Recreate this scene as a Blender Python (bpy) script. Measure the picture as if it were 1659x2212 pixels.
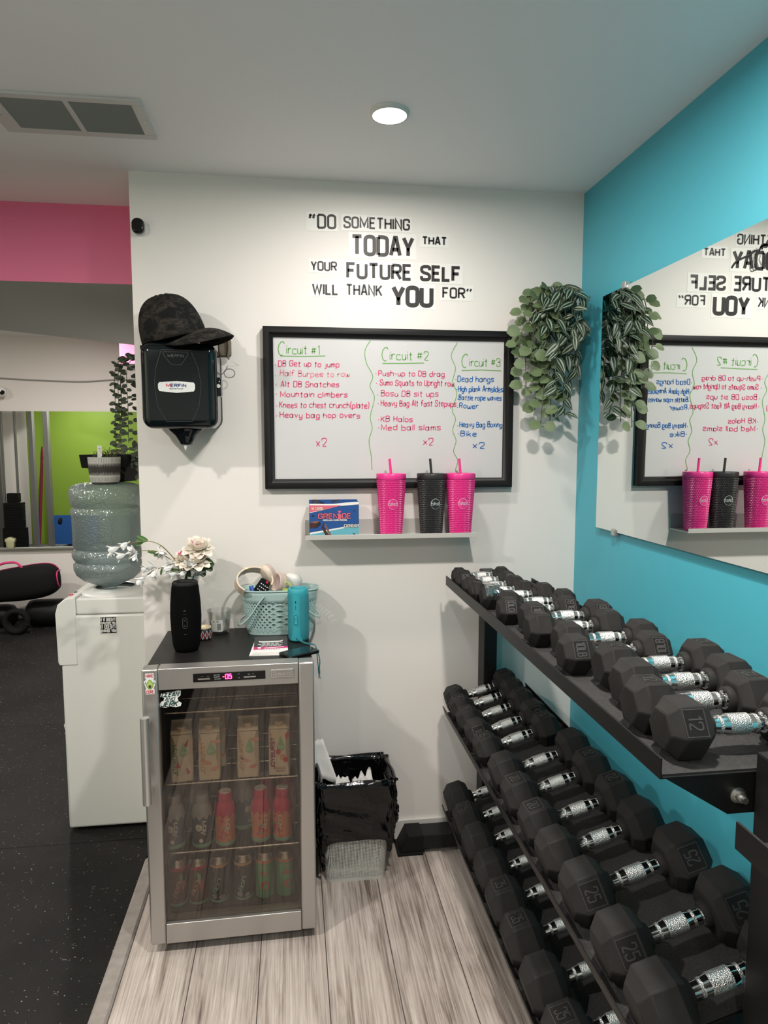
import bpy, math, random
from mathutils import Vector, Matrix, noise
R = math.radians
S = bpy.context.scene
for o in list(bpy.data.objects): bpy.data.objects.remove(o)
C = S.collection

# ---------------------------------------------------------------- camera
cd = bpy.data.cameras.new('camera'); cam = bpy.data.objects.new('camera', cd); C.objects.link(cam)
cam.location = (0, 0, 1.527)
cam.rotation_euler = (R(90 - 5.634), 0, R(-7.659))
cd.sensor_fit = 'VERTICAL'; cd.sensor_height = 36; cd.lens = 24.09
cd.clip_start = .02
S.camera = cam
# ---------------------------------------------------------------- world, lamps, exposure
W = bpy.data.worlds.new('world'); S.world = W; W.use_nodes = True
W.node_tree.nodes['Background'].inputs[0].default_value = (.55, .6, .66, 1)
W.node_tree.nodes['Background'].inputs[1].default_value = .0
S.view_settings.view_transform = 'Standard'; S.view_settings.look = 'None'
S.view_settings.gamma = 1; S.view_settings.use_curve_mapping = False
S.view_settings.exposure = 0.12
S.cycles.caustics_reflective = False; S.cycles.caustics_refractive = False
S.cycles.max_bounces = 10; S.cycles.diffuse_bounces = 5; S.cycles.glossy_bounces = 6
S.cycles.transparent_max_bounces = 24; S.cycles.transmission_bounces = 8
S.cycles.use_denoising = True
S.cycles.sample_clamp_indirect = 4.0
CEIL = 2.44
LAMPS = [(.281, 1.973, 5.5), (.44, 1.0, 26), (-1.2, 1.05, 27), (-.1, -.75, 16), (-1.2, -1.3, 13),
         (-1.5, 4.75, 34), (-2.9, 3.7, 30), (-3.0, 2.3, 26)]
def downlight(x, y, w):
    l = bpy.data.lights.new('ceiling_lamp', 'AREA'); l.shape = 'DISK'; l.size = .10
    l.energy = w; l.color = (1, .945, .885)
    o = bpy.data.objects.new('ceiling_lamp', l); C.objects.link(o); o.location = (x, y, CEIL - .030)
for a in LAMPS: downlight(*a)

# ---------------------------------------------------------------- mesh helpers
class MB:
    def __init__(s): s.v = []; s.f = []; s.m = []
    def add(s, vs, fs, mi=0):
        b = len(s.v); s.v += [tuple(v) for v in vs]
        for f in fs: s.f.append([i + b for i in f]); s.m.append(mi)
        return s
    def box(s, x0, x1, y0, y1, z0, z1, mi=0, t=None):
        vs = [(x0,y0,z0),(x1,y0,z0),(x1,y1,z0),(x0,y1,z0),(x0,y0,z1),(x1,y0,z1),(x1,y1,z1),(x0,y1,z1)]
        if t: vs = [t @ Vector(v) for v in vs]
        return s.add(vs, [(3,2,1,0),(4,5,6,7),(0,1,5,4),(1,2,6,5),(2,3,7,6),(3,0,4,7)], mi)
    def lathe(s, prof, seg=32, c=(0,0,0), t=None, mi=0, sx=1, sy=1, cap0=True, cap1=True):
        vs = []; fs = []
        for r, z in prof:
            for k in range(seg):
                a = 2*math.pi*k/seg
                p = Vector((c[0]+r*sx*math.cos(a), c[1]+r*sy*math.sin(a), c[2]+z))
                vs.append(t @ p if t else p)
        for i in range(len(prof)-1):
            for k in range(seg):
                k2 = (k+1) % seg
                fs.append((i*seg+k, i*seg+k2, (i+1)*seg+k2, (i+1)*seg+k))
        if cap0: fs.append(tuple(reversed(range(seg))))
        if cap1: fs.append(tuple(range((len(prof)-1)*seg, len(prof)*seg)))
        return s.add(vs, fs, mi)
    def tube(s, path, r, seg=8, closed=False, mi=0, flat=1.0):
        P = [Vector(p) for p in path]; n = len(P); vs = []; fs = []
        rr = r if isinstance(r, (list, tuple)) else [r]*n
        T = []
        for i in range(n):
            a = P[(i-1) % n] if (closed or i > 0) else P[i]
            b = P[(i+1) % n] if (closed or i < n-1) else P[i]
            d = b - a; T.append(d.normalized() if d.length > 1e-9 else Vector((0,0,1)))
        ref = Vector((0,0,1)) if abs(T[0].z) < .9 else Vector((1,0,0))
        N = (ref - T[0]*ref.dot(T[0])).normalized()
        for i in range(n):
            N = (N - T[i]*N.dot(T[i]))
            N = N.normalized() if N.length > 1e-6 else T[i].orthogonal().normalized()
            B = T[i].cross(N)
            for k in range(seg):
                a = 2*math.pi*k/seg
                vs.append(P[i] + (N*math.cos(a)*flat + B*math.sin(a))*rr[i])
        m = n if closed else n-1
        for i in range(m):
            j = (i+1) % n
            for k in range(seg):
                k2 = (k+1) % seg
                fs.append((i*seg+k, i*seg+k2, j*seg+k2, j*seg+k))
        if not closed:
            fs.append(tuple(reversed(range(seg)))); fs.append(tuple(range((n-1)*seg, n*seg)))
        return s.add(vs, fs, mi)
    def prism(s, poly, w0, w1, fn, mi=0):
        n = len(poly)
        vs = [fn(u, v, w0) for u, v in poly] + [fn(u, v, w1) for u, v in poly]
        fs = [tuple(reversed(range(n))), tuple(range(n, 2*n))]
        for i in range(n): fs.append((i, (i+1) % n, n+(i+1) % n, n+i))
        return s.add(vs, fs, mi)
    def poly(s, pts, mi=0): return s.add(pts, [tuple(range(len(pts)))], mi)
    def grid(s, nu, nv, fn, mi=0, wrap=False):
        vs = [fn(i/(nu-(0 if wrap else 1)), j/(nv-1)) for j in range(nv) for i in range(nu)]
        fs = []
        for j in range(nv-1):
            for i in range(nu if wrap else nu-1):
                i2 = (i+1) % nu
                fs.append((j*nu+i, j*nu+i2, (j+1)*nu+i2, (j+1)*nu+i))
        return s.add(vs, fs, mi if not callable(mi) else 0)
    def ribbon(s, pts, w, fn, closed=False, mi=0):
        P = [Vector((a, b)) for a, b in pts]; n = len(P)
        if n < 2: return s
        L = []; Rr = []
        for i in range(n):
            a = P[(i-1) % n] if (closed or i) else None
            b = P[(i+1) % n] if (closed or i < n-1) else None
            d1 = (P[i]-a).normalized() if a is not None and (P[i]-a).length > 1e-9 else None
            d2 = (b-P[i]).normalized() if b is not None and (b-P[i]).length > 1e-9 else None
            d1 = d1 or d2; d2 = d2 or d1
            if d1 is None: d1 = d2 = Vector((1,0))
            n1 = Vector((-d1.y, d1.x)); n2 = Vector((-d2.y, d2.x)); m = n1+n2
            m = m.normalized() if m.length > .2 else n1
            k = w/2/max(.45, m.dot(n1))
            L.append(P[i]+m*k); Rr.append(P[i]-m*k)
        vs = [fn(p.x, p.y) for p in L]+[fn(p.x, p.y) for p in Rr]; fs = []
        for i in range(n if closed else n-1):
            j = (i+1) % n; fs.append((n+i, n+j, j, i))
        return s.add(vs, fs, mi)
    def build(s, name, mats, parent=None, smooth=None, bevel=0, bseg=2, loc=None, rot=None, sub=0, solid=0):
        me = bpy.data.meshes.new(name); me.from_pydata(s.v, [], s.f); me.validate(); me.update()
        if not isinstance(mats, (list, tuple)): mats = [mats]
        for m in mats: me.materials.append(m)
        if len(mats) > 1 and len(me.polygons) == len(s.m): me.polygons.foreach_set('material_index', s.m)
        if smooth:
            me.shade_smooth()
            if smooth < 180: me.set_sharp_from_angle(angle=R(smooth))
        o = bpy.data.objects.new(name, me); C.objects.link(o)
        if parent: o.parent = parent
        if loc: o.location = loc
        if rot: o.rotation_euler = rot
        if solid:
            q = o.modifiers.new('solid', 'SOLIDIFY'); q.thickness = solid; q.offset = 0
        if bevel:
            q = o.modifiers.new('bevel', 'BEVEL'); q.width = bevel; q.segments = bseg; q.limit_method = 'ANGLE'; q.angle_limit = R(40)
        if sub:
            q = o.modifiers.new('sub', 'SUBSURF'); q.levels = sub; q.render_levels = sub
        return o
def thing(name, label, cat, loc=(0,0,0), rot=(0,0,0), group=None):
    o = bpy.data.objects.new(name, None); C.objects.link(o); o.empty_display_size = .05
    o.location = loc; o.rotation_euler = rot; o['label'] = label; o['category'] = cat
    if group: o['group'] = group
    return o
def tag(o, label, cat, group=None):
    o['label'] = label; o['category'] = cat
    if group: o['group'] = group
    return o
def struct(o): o['kind'] = 'structure'; return o
def box(name, x0, x1, y0, y1, z0, z1, m, parent=None, bevel=0, **k):
    return MB().box(x0,x1,y0,y1,z0,z1).build(name, m, parent, bevel=bevel, smooth=(40 if bevel else None), **k)
def rrect(w, h, r, seg=6, cx=0, cy=0):
    out = []
    for sx, sy, a0 in ((1,1,0),(-1,1,90),(-1,-1,180),(1,-1,270)):
        for k in range(seg+1):
            a = R(a0+90*k/seg)
            out.append((cx+sx*(w/2-r)+r*math.cos(a), cy+sy*(h/2-r)+r*math.sin(a)))
    return out
def smoothpath(pts, n=8, closed=False):
    P = [Vector(p) for p in pts]; out = []; m = len(P)
    for i in range(m if closed else m-1):
        p0 = P[(i-1) % m] if (closed or i > 0) else P[i]; p1 = P[i]; p2 = P[(i+1) % m]
        p3 = P[(i+2) % m] if (closed or i < m-2) else p2
        for k in range(n):
            t = k/n
            out.append(.5*((2*p1)+(p2-p0)*t+(2*p0-5*p1+4*p2-p3)*t*t+(3*p1-p0-3*p2+p3)*t**3))
    if not closed: out.append(P[-1])
    return out

# ---------------------------------------------------------------- stroke lettering
G = {
'A':"!0 0,1.7 10,2.3 10,4 0/!.7 3.2,3.3 3.2",'B':"!0 0,0 10/0 10,3.7 10,3.7 5.4,0 5.4/0 5.4,4 5.4,4 0,0 0",
'C':"4 7,4 10,0 10,0 0,4 0,4 3",'D':"!0 0,0 10/0 10,4 10,4 0,0 0",'E':"!3.4 10,0 10,0 0,3.4 0/!0 5.2,2.9 5.2",
'F':"!3.4 10,0 10,0 0/!0 5.2,2.9 5.2",'G':"4 7,4 10,0 10,0 0,4 0,4 4.8,2.2 4.8",'H':"!0 0,0 10/!4 0,4 10/!0 5.2,4 5.2",
'I':"!0 0,0 10",'J':"3 10,3 0,0 0,0 2.4",'K':"!0 0,0 10/!4 10,.2 4.4/!1.5 6,4 0",'L':"!0 10,0 0,3.2 0",
'M':"!0 0,0 10,2.6 2,5.2 10,5.2 0",'N':"!0 0,0 10,4 0,4 10",'O':"0 0,0 10,4 10,4 0z",'P':"!0 0,0 10/0 10,4 10,4 4.6,0 4.6",
'Q':"0 0,0 10,4 10,4 0z/!2.4 2.5,4.4 -.6",'R':"!0 0,0 10/0 10,4 10,4 5,0 5/!2 5,4 0",'S':"4 7.3,4 10,0 10,0 5.6,4 4.4,4 0,0 0,0 2.7",
'T':"!0 10,4 10/!2 10,2 0",'U':"0 10,0 0,4 0,4 10",'V':"!0 10,2 0,4 10",'W':"!0 10,1.5 0,3 9,4.5 0,6 10",'X':"!0 0,4 10/!0 10,4 0",
'Y':"!0 10,2 4.4,4 10/!2 4.4,2 0",'Z':"!0 10,4 10,0 0,4 0",
'0':"0 0,0 10,4 10,4 0z",'1':"!.2 8.2,1.8 10,1.8 0",'2':"0 7.2,0 10,4 10,4 6,0 0,4 0",'3':"0 7.6,0 10,4 10,4 5.3,1.5 5.3/1.5 5.3,4 5.3,4 0,0 0,0 2.4",
'4':"!3 0,3 10,0 3,4.2 3",'5':"!3.8 10,.3 10,0 5.6/0 5.6,4 6.4,4 0,0 0,0 2",'6':"4 8,4 10,0 10,0 0,4 0,4 5.5,0 5.5",'7':"!0 10,4 10,1.4 0",
'8':"0 5.3,0 10,4 10,4 5.3z/0 0,0 5.3,4 5.3,4 0z",'9':"4 4.6,0 4.6,0 10,4 10,4 0,0 0,0 2",
'a':"3.6 4.6,3.6 6,0 6,0 0,3.6 0,3.6 4.6/!3.6 6,3.6 .6,4.3 0",'b':"!0 10,0 0/0 6,3.8 6,3.8 0,0 0",'c':"3.5 5,3.5 6,0 6,0 0,3.7 0,3.7 1",
'd':"3.8 6,0 6,0 0,3.8 0/!3.8 10,3.8 0",'e':"0 3,3.7 3.2,3.7 6,0 6,0 0,3.7 0,3.7 1",'f':"3.2 9,3.2 10,1.2 10,1.2 0/!0 5.5,2.8 5.5",
'g':"3.6 6,0 6,0 0,3.6 0/3.6 6,3.6 -3.2,0 -3.2,0 -2",'h':"!0 10,0 0/0 4,0 6,3.4 6,3.4 0",'i':"!0 6,0 0/!0 8,0 8.6",'j':"2 6,2 -3,0 -3",
'k':"!0 10,0 0/!3 6,0 2.6/!1 3.4,3.4 0",'l':"!0 10,0 0",'m':"!0 6,0 0/0 4,0 6,2.3 6,2.3 0/2.3 4,2.3 6,4.6 6,4.6 0",'n':"!0 6,0 0/0 4,0 6,3.4 6,3.4 0",
'o':"0 0,0 6,3.7 6,3.7 0z",'p':"!0 6,0 -3.5/0 6,3.7 6,3.7 0,0 0",'q':"3.7 6,0 6,0 0,3.7 0/!3.7 6,3.7 -3.5,4.5 -3",'r':"!0 6,0 0/0 3.6,.4 6,2.7 6,2.7 5.2",
's':"3.3 5,3.3 6,0 6,0 3.5,3.3 2.8,3.3 0,0 0,0 .8",'t':"!1.3 9,1.3 0,2.4 0/!0 6.2,2.8 6.2",'u':"0 6,0 0,3.4 0,3.4 2.4/!3.4 6,3.4 0",'v':"!0 6,1.7 0,3.4 6",
'w':"0 6,0 0,2.3 0,2.3 4/2.3 4,2.3 0,4.6 0,4.6 6",'x':"!0 0,3.2 6/!0 6,3.2 0",'y':"0 6,0 0,3.4 0/3.4 6,3.4 -3.2,0 -3.2",'z':"!0 6,3.2 6,0 0,3.2 0",
'#':"!1 1,1.8 8/!3 1,3.8 8/!0 3.2,4.6 3.4/!.4 6,5 6.4",'(':"1.2 11,0 8,0 1,1.2 -2",')':"0 11,1.2 8,1.2 1,0 -2",'-':"!0 4,2.4 4",'.':"!0 0,0 .9",
',':"!.5 1,.5 0,0 -1.4",'+':"!0 5,4 5/!2 3,2 7",'/':"!0 -1,3 11","'":"!.2 10,.2 7.6",'%':"!0 0,4 10",'[':"!1.3 10,.5 9.3,.5 8.1,0 7.2/!.5 9.9,.5 9/!3.3 10,2.5 9.3,2.5 8.1,2 7.2",']':"!.6 10,.6 8.8,0 7.2/!2.8 10,2.8 8.8,2.2 7.2",
}
def fillet(pts, r, closed):
    P = [Vector(p) for p in pts]; n = len(P); out = []
    for i in range(n):
        if not closed and i in (0, n-1): out.append(P[i]); continue
        a, b, c = P[(i-1) % n], P[i], P[(i+1) % n]
        la, lc = (a-b).length, (c-b).length
        q = min(r, la*.5, lc*.5)
        if q < 1e-4: out.append(b); continue
        p0 = b+(a-b)*(q/la); p1 = b+(c-b)*(q/lc)
        for k in range(6):
            t = k/5; out.append(p0*(1-t)**2+b*2*t*(1-t)+p1*t*t)
    return out
def strokes(text, r=1.9, gap=1.7, jit=0, rnd=None):
    x = 0; out = []
    for ch in text:
        if ch == ' ': x += 3.2; continue
        mx = 0; dy = rnd.uniform(-jit, jit) if jit else 0; sc = 1+(rnd.uniform(-jit, jit)*.08 if jit else 0)
        for st in G[ch].split('/') if ch != '/' else [G[ch]]:
            sharp = st.startswith('!'); st = st.lstrip('!'); closed = st.endswith('z'); st = st.rstrip('z')
            pts = [tuple(map(float, p.split())) for p in st.split(',')]
            mx = max(mx, max(p[0] for p in pts))
            if jit: pts = [(p[0]+rnd.uniform(-jit, jit)*.3, p[1]*sc+dy+rnd.uniform(-jit, jit)*.3) for p in pts]
            q = [Vector(p) for p in pts] if sharp else fillet(pts, r, closed)
            out.append(([(p[0]+x, p[1]) for p in q], closed))
        x += mx+gap
    return out, x-gap
def text(mb, s, fn, h, w, width=None, u0=0, v0=0, center=False, slant=0, r=1.9, gap=1.7, jit=0, seed=1, mi=0, sub=None):
    st, tw = strokes(s, r, gap, jit, random.Random(seed))
    sy = h/10; sx = sy if width is None else width/tw
    off = -tw*sx/2 if center else 0
    for pts, closed in st:
        q = [(u0+off+p[0]*sx+slant*p[1]*sy, v0+p[1]*sy) for p in pts]
        if sub:
            d = []
            for i in range(len(q) if closed else len(q)-1):
                a, b = q[i], q[(i+1) % len(q)]; k = max(1, int(math.hypot(b[0]-a[0], b[1]-a[1])/sub))
                d += [(a[0]+(b[0]-a[0])*t/k, a[1]+(b[1]-a[1])*t/k) for t in range(k)]
            if not closed: d.append(q[-1])
            q = d
        mb.ribbon(q, w, fn, closed, mi)
    return mb
def pl(o, u, v):                       # a flat patch: origin and two axes
    o, u, v = Vector(o), Vector(u), Vector(v)
    return lambda a, b, c=0: o+u*a+v*b+u.cross(v)*c

# ---------------------------------------------------------------- materials
def new(name):
    m = bpy.data.materials.new(name); m.use_nodes = True
    return m, m.node_tree.nodes, m.node_tree.links, m.node_tree.nodes['Principled BSDF']
def M(name, col, rough=.5, metal=0, bump=0, bscale=200, spec=.5, var=0, vscale=8, coat=0, emit=None, es=0, alpha=1, trans=0):
    m, n, l, b = new(name)
    b.inputs['Base Color'].default_value = (*col, 1); b.inputs['Roughness'].default_value = rough
    b.inputs['Metallic'].default_value = metal; b.inputs['Specular IOR Level'].default_value = spec
    b.inputs['Coat Weight'].default_value = coat; b.inputs['Coat Roughness'].default_value = .06
    b.inputs['Transmission Weight'].default_value = trans
    if emit: b.inputs['Emission Color'].default_value = (*emit, 1); b.inputs['Emission Strength'].default_value = es
    tc = n.new('ShaderNodeTexCoord')
    if bump:
        t = n.new('ShaderNodeTexNoise'); t.inputs['Scale'].default_value = bscale; t.inputs['Detail'].default_value = 3
        l.new(tc.outputs['Object'], t.inputs['Vector'])
        p = n.new('ShaderNodeBump'); p.inputs['Strength'].default_value = bump; p.inputs['Distance'].default_value = .002
        l.new(t.outputs['Fac'], p.inputs['Height']); l.new(p.outputs['Normal'], b.inputs['Normal'])
    if var:
        t = n.new('ShaderNodeTexNoise'); t.inputs['Scale'].default_value = vscale; t.inputs['Detail'].default_value = 5
        l.new(tc.outputs['Object'], t.inputs['Vector'])
        x = n.new('ShaderNodeMix'); x.data_type = 'RGBA'
        x.inputs[6].default_value = (*[max(0, c*(1-var)) for c in col], 1); x.inputs[7].default_value = (*[min(1, c*(1+var)) for c in col], 1)
        l.new(t.outputs['Fac'], x.inputs[0]); l.new(x.outputs[2], b.inputs['Base Color'])
    return m
def glassy(name, tint, gloss=.1, rough=.03, diff=0, dcol=(1,1,1)):
    m, n, l, b = new(name); n.remove(b); out = n['Material Output']
    t = n.new('ShaderNodeBsdfTransparent'); t.inputs[0].default_value = (*tint, 1)
    g = n.new('ShaderNodeBsdfGlossy'); g.inputs['Roughness'].default_value = rough
    fr = n.new('ShaderNodeLayerWeight'); fr.inputs[0].default_value = .35
    mm = n.new('ShaderNodeMath'); mm.operation = 'MULTIPLY_ADD'; mm.inputs[1].default_value = .55; mm.inputs[2].default_value = gloss
    l.new(fr.outputs['Fresnel'], mm.inputs[0]); mm.use_clamp = True
    x = n.new('ShaderNodeMixShader'); l.new(mm.outputs[0], x.inputs[0])
    src = t.outputs[0]
    if diff:
        d = n.new('ShaderNodeBsdfDiffuse'); d.inputs[0].default_value = (*dcol, 1)
        tr = n.new('ShaderNodeBsdfTranslucent'); tr.inputs[0].default_value = (*dcol, 1)
        y0 = n.new('ShaderNodeMixShader'); y0.inputs[0].default_value = .5; l.new(d.outputs[0], y0.inputs[1]); l.new(tr.outputs[0], y0.inputs[2])
        y = n.new('ShaderNodeMixShader'); y.inputs[0].default_value = diff; l.new(t.outputs[0], y.inputs[1]); l.new(y0.outputs[0], y.inputs[2]); src = y.outputs[0]
    l.new(src, x.inputs[1]); l.new(g.outputs[0], x.inputs[2]); l.new(x.outputs[0], out.inputs[0])
    return m
def mnode(n, op, a=None, b=None, c=None):
    q = n.new('ShaderNodeMath'); q.operation = op
    for i, v in enumerate((a, b, c)):
        if v is None: continue
        if hasattr(v, 'is_linked'): q.id_data.links.new(v, q.inputs[i])
        else: q.inputs[i].default_value = v
    return q.outputs[0]
def perforated(name, col, pu, pv, thr, rough=.4, mode='dot', metal=0):
    # thin sheet with a regular pattern of real openings, laid out in object space
    m, n, l, b = new(name); out = n['Material Output']
    b.inputs['Base Color'].default_value = (*col, 1); b.inputs['Roughness'].default_value = rough; b.inputs['Metallic'].default_value = metal
    tc = n.new('ShaderNodeTexCoord'); s = n.new('ShaderNodeSeparateXYZ'); l.new(tc.outputs['UV' if mode == 'uv' else 'Object'], s.inputs[0])
    u = mnode(n, 'ADD', s.outputs[0], s.outputs[1]); v = s.outputs[2]
    a = mnode(n, 'SINE', mnode(n, 'MULTIPLY', u, math.pi/pu)); c = mnode(n, 'SINE', mnode(n, 'MULTIPLY', v, math.pi/pv))
    k = mnode(n, 'ABSOLUTE', mnode(n, 'MULTIPLY', a, c)) if mode != 'hex' else mnode(n, 'MULTIPLY', a, c)
    h = mnode(n, 'GREATER_THAN', k, thr)
    t = n.new('ShaderNodeBsdfTransparent'); x = n.new('ShaderNodeMixShader')
    l.new(h, x.inputs[0]); l.new(b.outputs[0], x.inputs[1]); l.new(t.outputs[0], x.inputs[2]); l.new(x.outputs[0], out.inputs[0])
    return m
def wood_floor():
    m, n, l, b = new('vinyl_planks'); tc = n.new('ShaderNodeTexCoord')
    mp = n.new('ShaderNodeMapping'); mp.inputs['Rotation'].default_value = (0, 0, R(90)); mp.inputs['Location'].default_value = (7.3, .112, 0)
    l.new(tc.outputs['Object'], mp.inputs[0])
    br = n.new('ShaderNodeTexBrick'); br.inputs['Scale'].default_value = 1; br.inputs['Brick Width'].default_value = 30; br.inputs['Row Height'].default_value = .196
    br.inputs['Mortar Size'].default_value = .0017; br.inputs['Mortar Smooth'].default_value = .2; br.offset = .37
    br.inputs['Color1'].default_value = (.0, .0, .0, 1); br.inputs['Color2'].default_value = (1, 1, 1, 1); br.inputs['Mortar'].default_value = (.5, .5, .5, 1)
    l.new(mp.outputs[0], br.inputs[0])
    # grain: stretched noise offset per plank
    mul = n.new('ShaderNodeVectorMath'); mul.operation = 'MULTIPLY_ADD'; mul.inputs[1].default_value = (3.1, 0, 5.7); l.new(br.outputs[0], mul.inputs[0])
    l.new(tc.outputs['Object'], mul.inputs[2])
    def ns(sc, st, det, dist):
        q = n.new('ShaderNodeMapping'); q.inputs['Scale'].default_value = st; l.new(mul.outputs[0], q.inputs[0])
        t = n.new('ShaderNodeTexNoise'); t.inputs['Scale'].default_value = sc; t.inputs['Detail'].default_value = det; t.inputs['Distortion'].default_value = dist; t.inputs['Roughness'].default_value = .62
        l.new(q.outputs[0], t.inputs[0]); return t.outputs[0]
    g1 = ns(8, (3.2, .22, 1), 10, 1.8); g2 = ns(46, (4.2, .06, 1), 8, .5); g3 = ns(2.0, (1.8, .6, 1), 4, .8)
    f = mnode(n, 'ADD', mnode(n, 'MULTIPLY', g1, .44), mnode(n, 'ADD', mnode(n, 'MULTIPLY', g2, .46), mnode(n, 'MULTIPLY', g3, .30)))
    cr = n.new('ShaderNodeValToRGB'); e = cr.color_ramp; e.elements[0].position = .42; e.elements[0].color = (.085, .062, .052, 1)
    e.elements[1].position = .72; e.elements[1].color = (.64, .565, .505, 1)
    for p, c in ((.51, (.27, .22, .19, 1)), (.59, (.43, .37, .33, 1))):
        q = e.elements.new(p); q.color = c
    l.new(f, cr.inputs[0])
    x = n.new('ShaderNodeMix'); x.data_type = 'RGBA'; x.inputs[7].default_value = (.07, .055, .05, 1)
    l.new(br.outputs[1], x.inputs[0]); l.new(cr.outputs[0], x.inputs[6]); l.new(x.outputs[2], b.inputs['Base Color'])
    b.inputs['Roughness'].default_value = .48
    p = n.new('ShaderNodeBump'); p.inputs['Strength'].default_value = .18; p.inputs['Distance'].default_value = .002
    l.new(mnode(n, 'SUBTRACT', f, mnode(n, 'MULTIPLY', br.outputs[1], .6)), p.inputs['Height']); l.new(p.outputs[0], b.inputs['Normal'])
    return m
def rubber_floor():
    m, n, l, b = new('rubber_mats'); tc = n.new('ShaderNodeTexCoord')
    v = n.new('ShaderNodeTexVoronoi'); v.inputs['Scale'].default_value = 120; l.new(tc.outputs['Object'], v.inputs[0])
    n2 = n.new('ShaderNodeTexNoise'); n2.inputs['Scale'].default_value = 55; n2.inputs['Detail'].default_value = 2; l.new(tc.outputs['Object'], n2.inputs[0])
    fl = mnode(n, 'MULTIPLY', mnode(n, 'LESS_THAN', v.outputs['Distance'], .20), mnode(n, 'GREATER_THAN', n2.outputs[0], .60))
    n3 = n.new('ShaderNodeTexNoise'); n3.inputs['Scale'].default_value = 2.2; n3.inputs['Detail'].default_value = 5; l.new(tc.outputs['Object'], n3.inputs[0])
    cr = n.new('ShaderNodeValToRGB'); cr.color_ramp.elements[0].color = (.008, .0075, .007, 1); cr.color_ramp.elements[1].color = (.017, .016, .015, 1)
    cr.color_ramp.elements[0].position = .35; cr.color_ramp.elements[1].position = .7; l.new(n3.outputs[0], cr.inputs[0])
    s = n.new('ShaderNodeSeparateXYZ'); l.new(tc.outputs['Object'], s.inputs[0])
    # seams every 1.2 m
    d = mnode(n, 'ABSOLUTE', mnode(n, 'SUBTRACT', mnode(n, 'FRACT', mnode(n, 'ADD', mnode(n, 'MULTIPLY', s.outputs[1], 1/1.197), .3)), .5))
    seam = mnode(n, 'LESS_THAN', d, .003)
    x = n.new('ShaderNodeMix'); x.data_type = 'RGBA'; x.inputs[7].default_value = (.30, .30, .29, 1); l.new(fl, x.inputs[0]); l.new(cr.outputs[0], x.inputs[6])
    y = n.new('ShaderNodeMix'); y.data_type = 'RGBA'; y.inputs[7].default_value = (.002, .002, .002, 1); l.new(seam, y.inputs[0]); l.new(x.outputs[2], y.inputs[6])
    l.new(y.outputs[2], b.inputs['Base Color']); b.inputs['Roughness'].default_value = .7; b.inputs['Specular IOR Level'].default_value = .18
    mp = n.new('ShaderNodeMapping'); mp.inputs['Scale'].default_value = (1, 2.5, 1); mp.inputs['Rotation'].default_value = (0, 0, R(20)); l.new(tc.outputs['Object'], mp.inputs[0])
    n4 = n.new('ShaderNodeTexNoise'); n4.inputs['Scale'].default_value = 60; n4.inputs['Detail'].default_value = 3; l.new(mp.outputs[0], n4.inputs[0])
    p = n.new('ShaderNodeBump'); p.inputs['Strength'].default_value = .5; p.inputs['Distance'].default_value = .004
    l.new(n4.outputs[0], p.inputs['Height']); l.new(p.outputs[0], b.inputs['Normal'])
    return m
def camo():
    m, n, l, b = new('camouflage_cloth'); tc = n.new('ShaderNodeTexCoord')
    mp = n.new('ShaderNodeMapping'); mp.inputs['Scale'].default_value = (.7, 1, 1.5); l.new(tc.outputs['Object'], mp.inputs[0])
    t = n.new('ShaderNodeTexNoise'); t.inputs['Scale'].default_value = 30; t.inputs['Detail'].default_value = 1.5; t.inputs['Distortion'].default_value = .8; l.new(mp.outputs[0], t.inputs[0])
    cr = n.new('ShaderNodeValToRGB'); cr.color_ramp.interpolation = 'CONSTANT'; e = cr.color_ramp
    e.elements[0].color = (.008, .0085, .008, 1); e.elements[1].position = .46; e.elements[1].color = (.018, .0175, .015, 1)
    q = e.elements.new(.56); q.color = (.034, .029, .024, 1); q = e.elements.new(.64); q.color = (.014, .014, .013, 1)
    l.new(t.outputs[0], cr.inputs[0]); l.new(cr.outputs[0], b.inputs['Base Color']); b.inputs['Roughness'].default_value = .9; b.inputs['Specular IOR Level'].default_value = .15
    return m
def knurled():
    m, n, l, b = new('knurled_chrome'); tc = n.new('ShaderNodeTexCoord')
    b.inputs['Base Color'].default_value = (.78, .77, .75, 1); b.inputs['Metallic'].default_value = 1; b.inputs['Roughness'].default_value = .34
    v = n.new('ShaderNodeTexVoronoi'); v.inputs['Scale'].default_value = 520; l.new(tc.outputs['Object'], v.inputs[0])
    p = n.new('ShaderNodeBump'); p.inputs['Strength'].default_value = .9; p.inputs['Distance'].default_value = .0012
    l.new(v.outputs['Distance'], p.inputs['Height']); l.new(p.outputs[0], b.inputs['Normal'])
    return m
def brushed(name, col, axis):
    m, n, l, b = new(name); tc = n.new('ShaderNodeTexCoord'); mp = n.new('ShaderNodeMapping')
    mp.inputs['Scale'].default_value = (2, 2, 300) if axis == 'x' else (300, 300, 2)
    l.new(tc.outputs['Object'], mp.inputs[0]); t = n.new('ShaderNodeTexNoise'); t.inputs['Scale'].default_value = 1.5; t.inputs['Detail'].default_value = 4; l.new(mp.outputs[0], t.inputs[0])
    b.inputs['Base Color'].default_value = (*col, 1); b.inputs['Metallic'].default_value = .85
    l.new(mnode(n, 'MULTIPLY_ADD', t.outputs[0], .16, .30), b.inputs['Roughness'])
    p = n.new('ShaderNodeBump'); p.inputs['Strength'].default_value = .06; p.inputs['Distance'].default_value = .001; l.new(t.outputs[0], p.inputs['Height']); l.new(p.outputs[0], b.inputs['Normal'])
    return m

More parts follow.
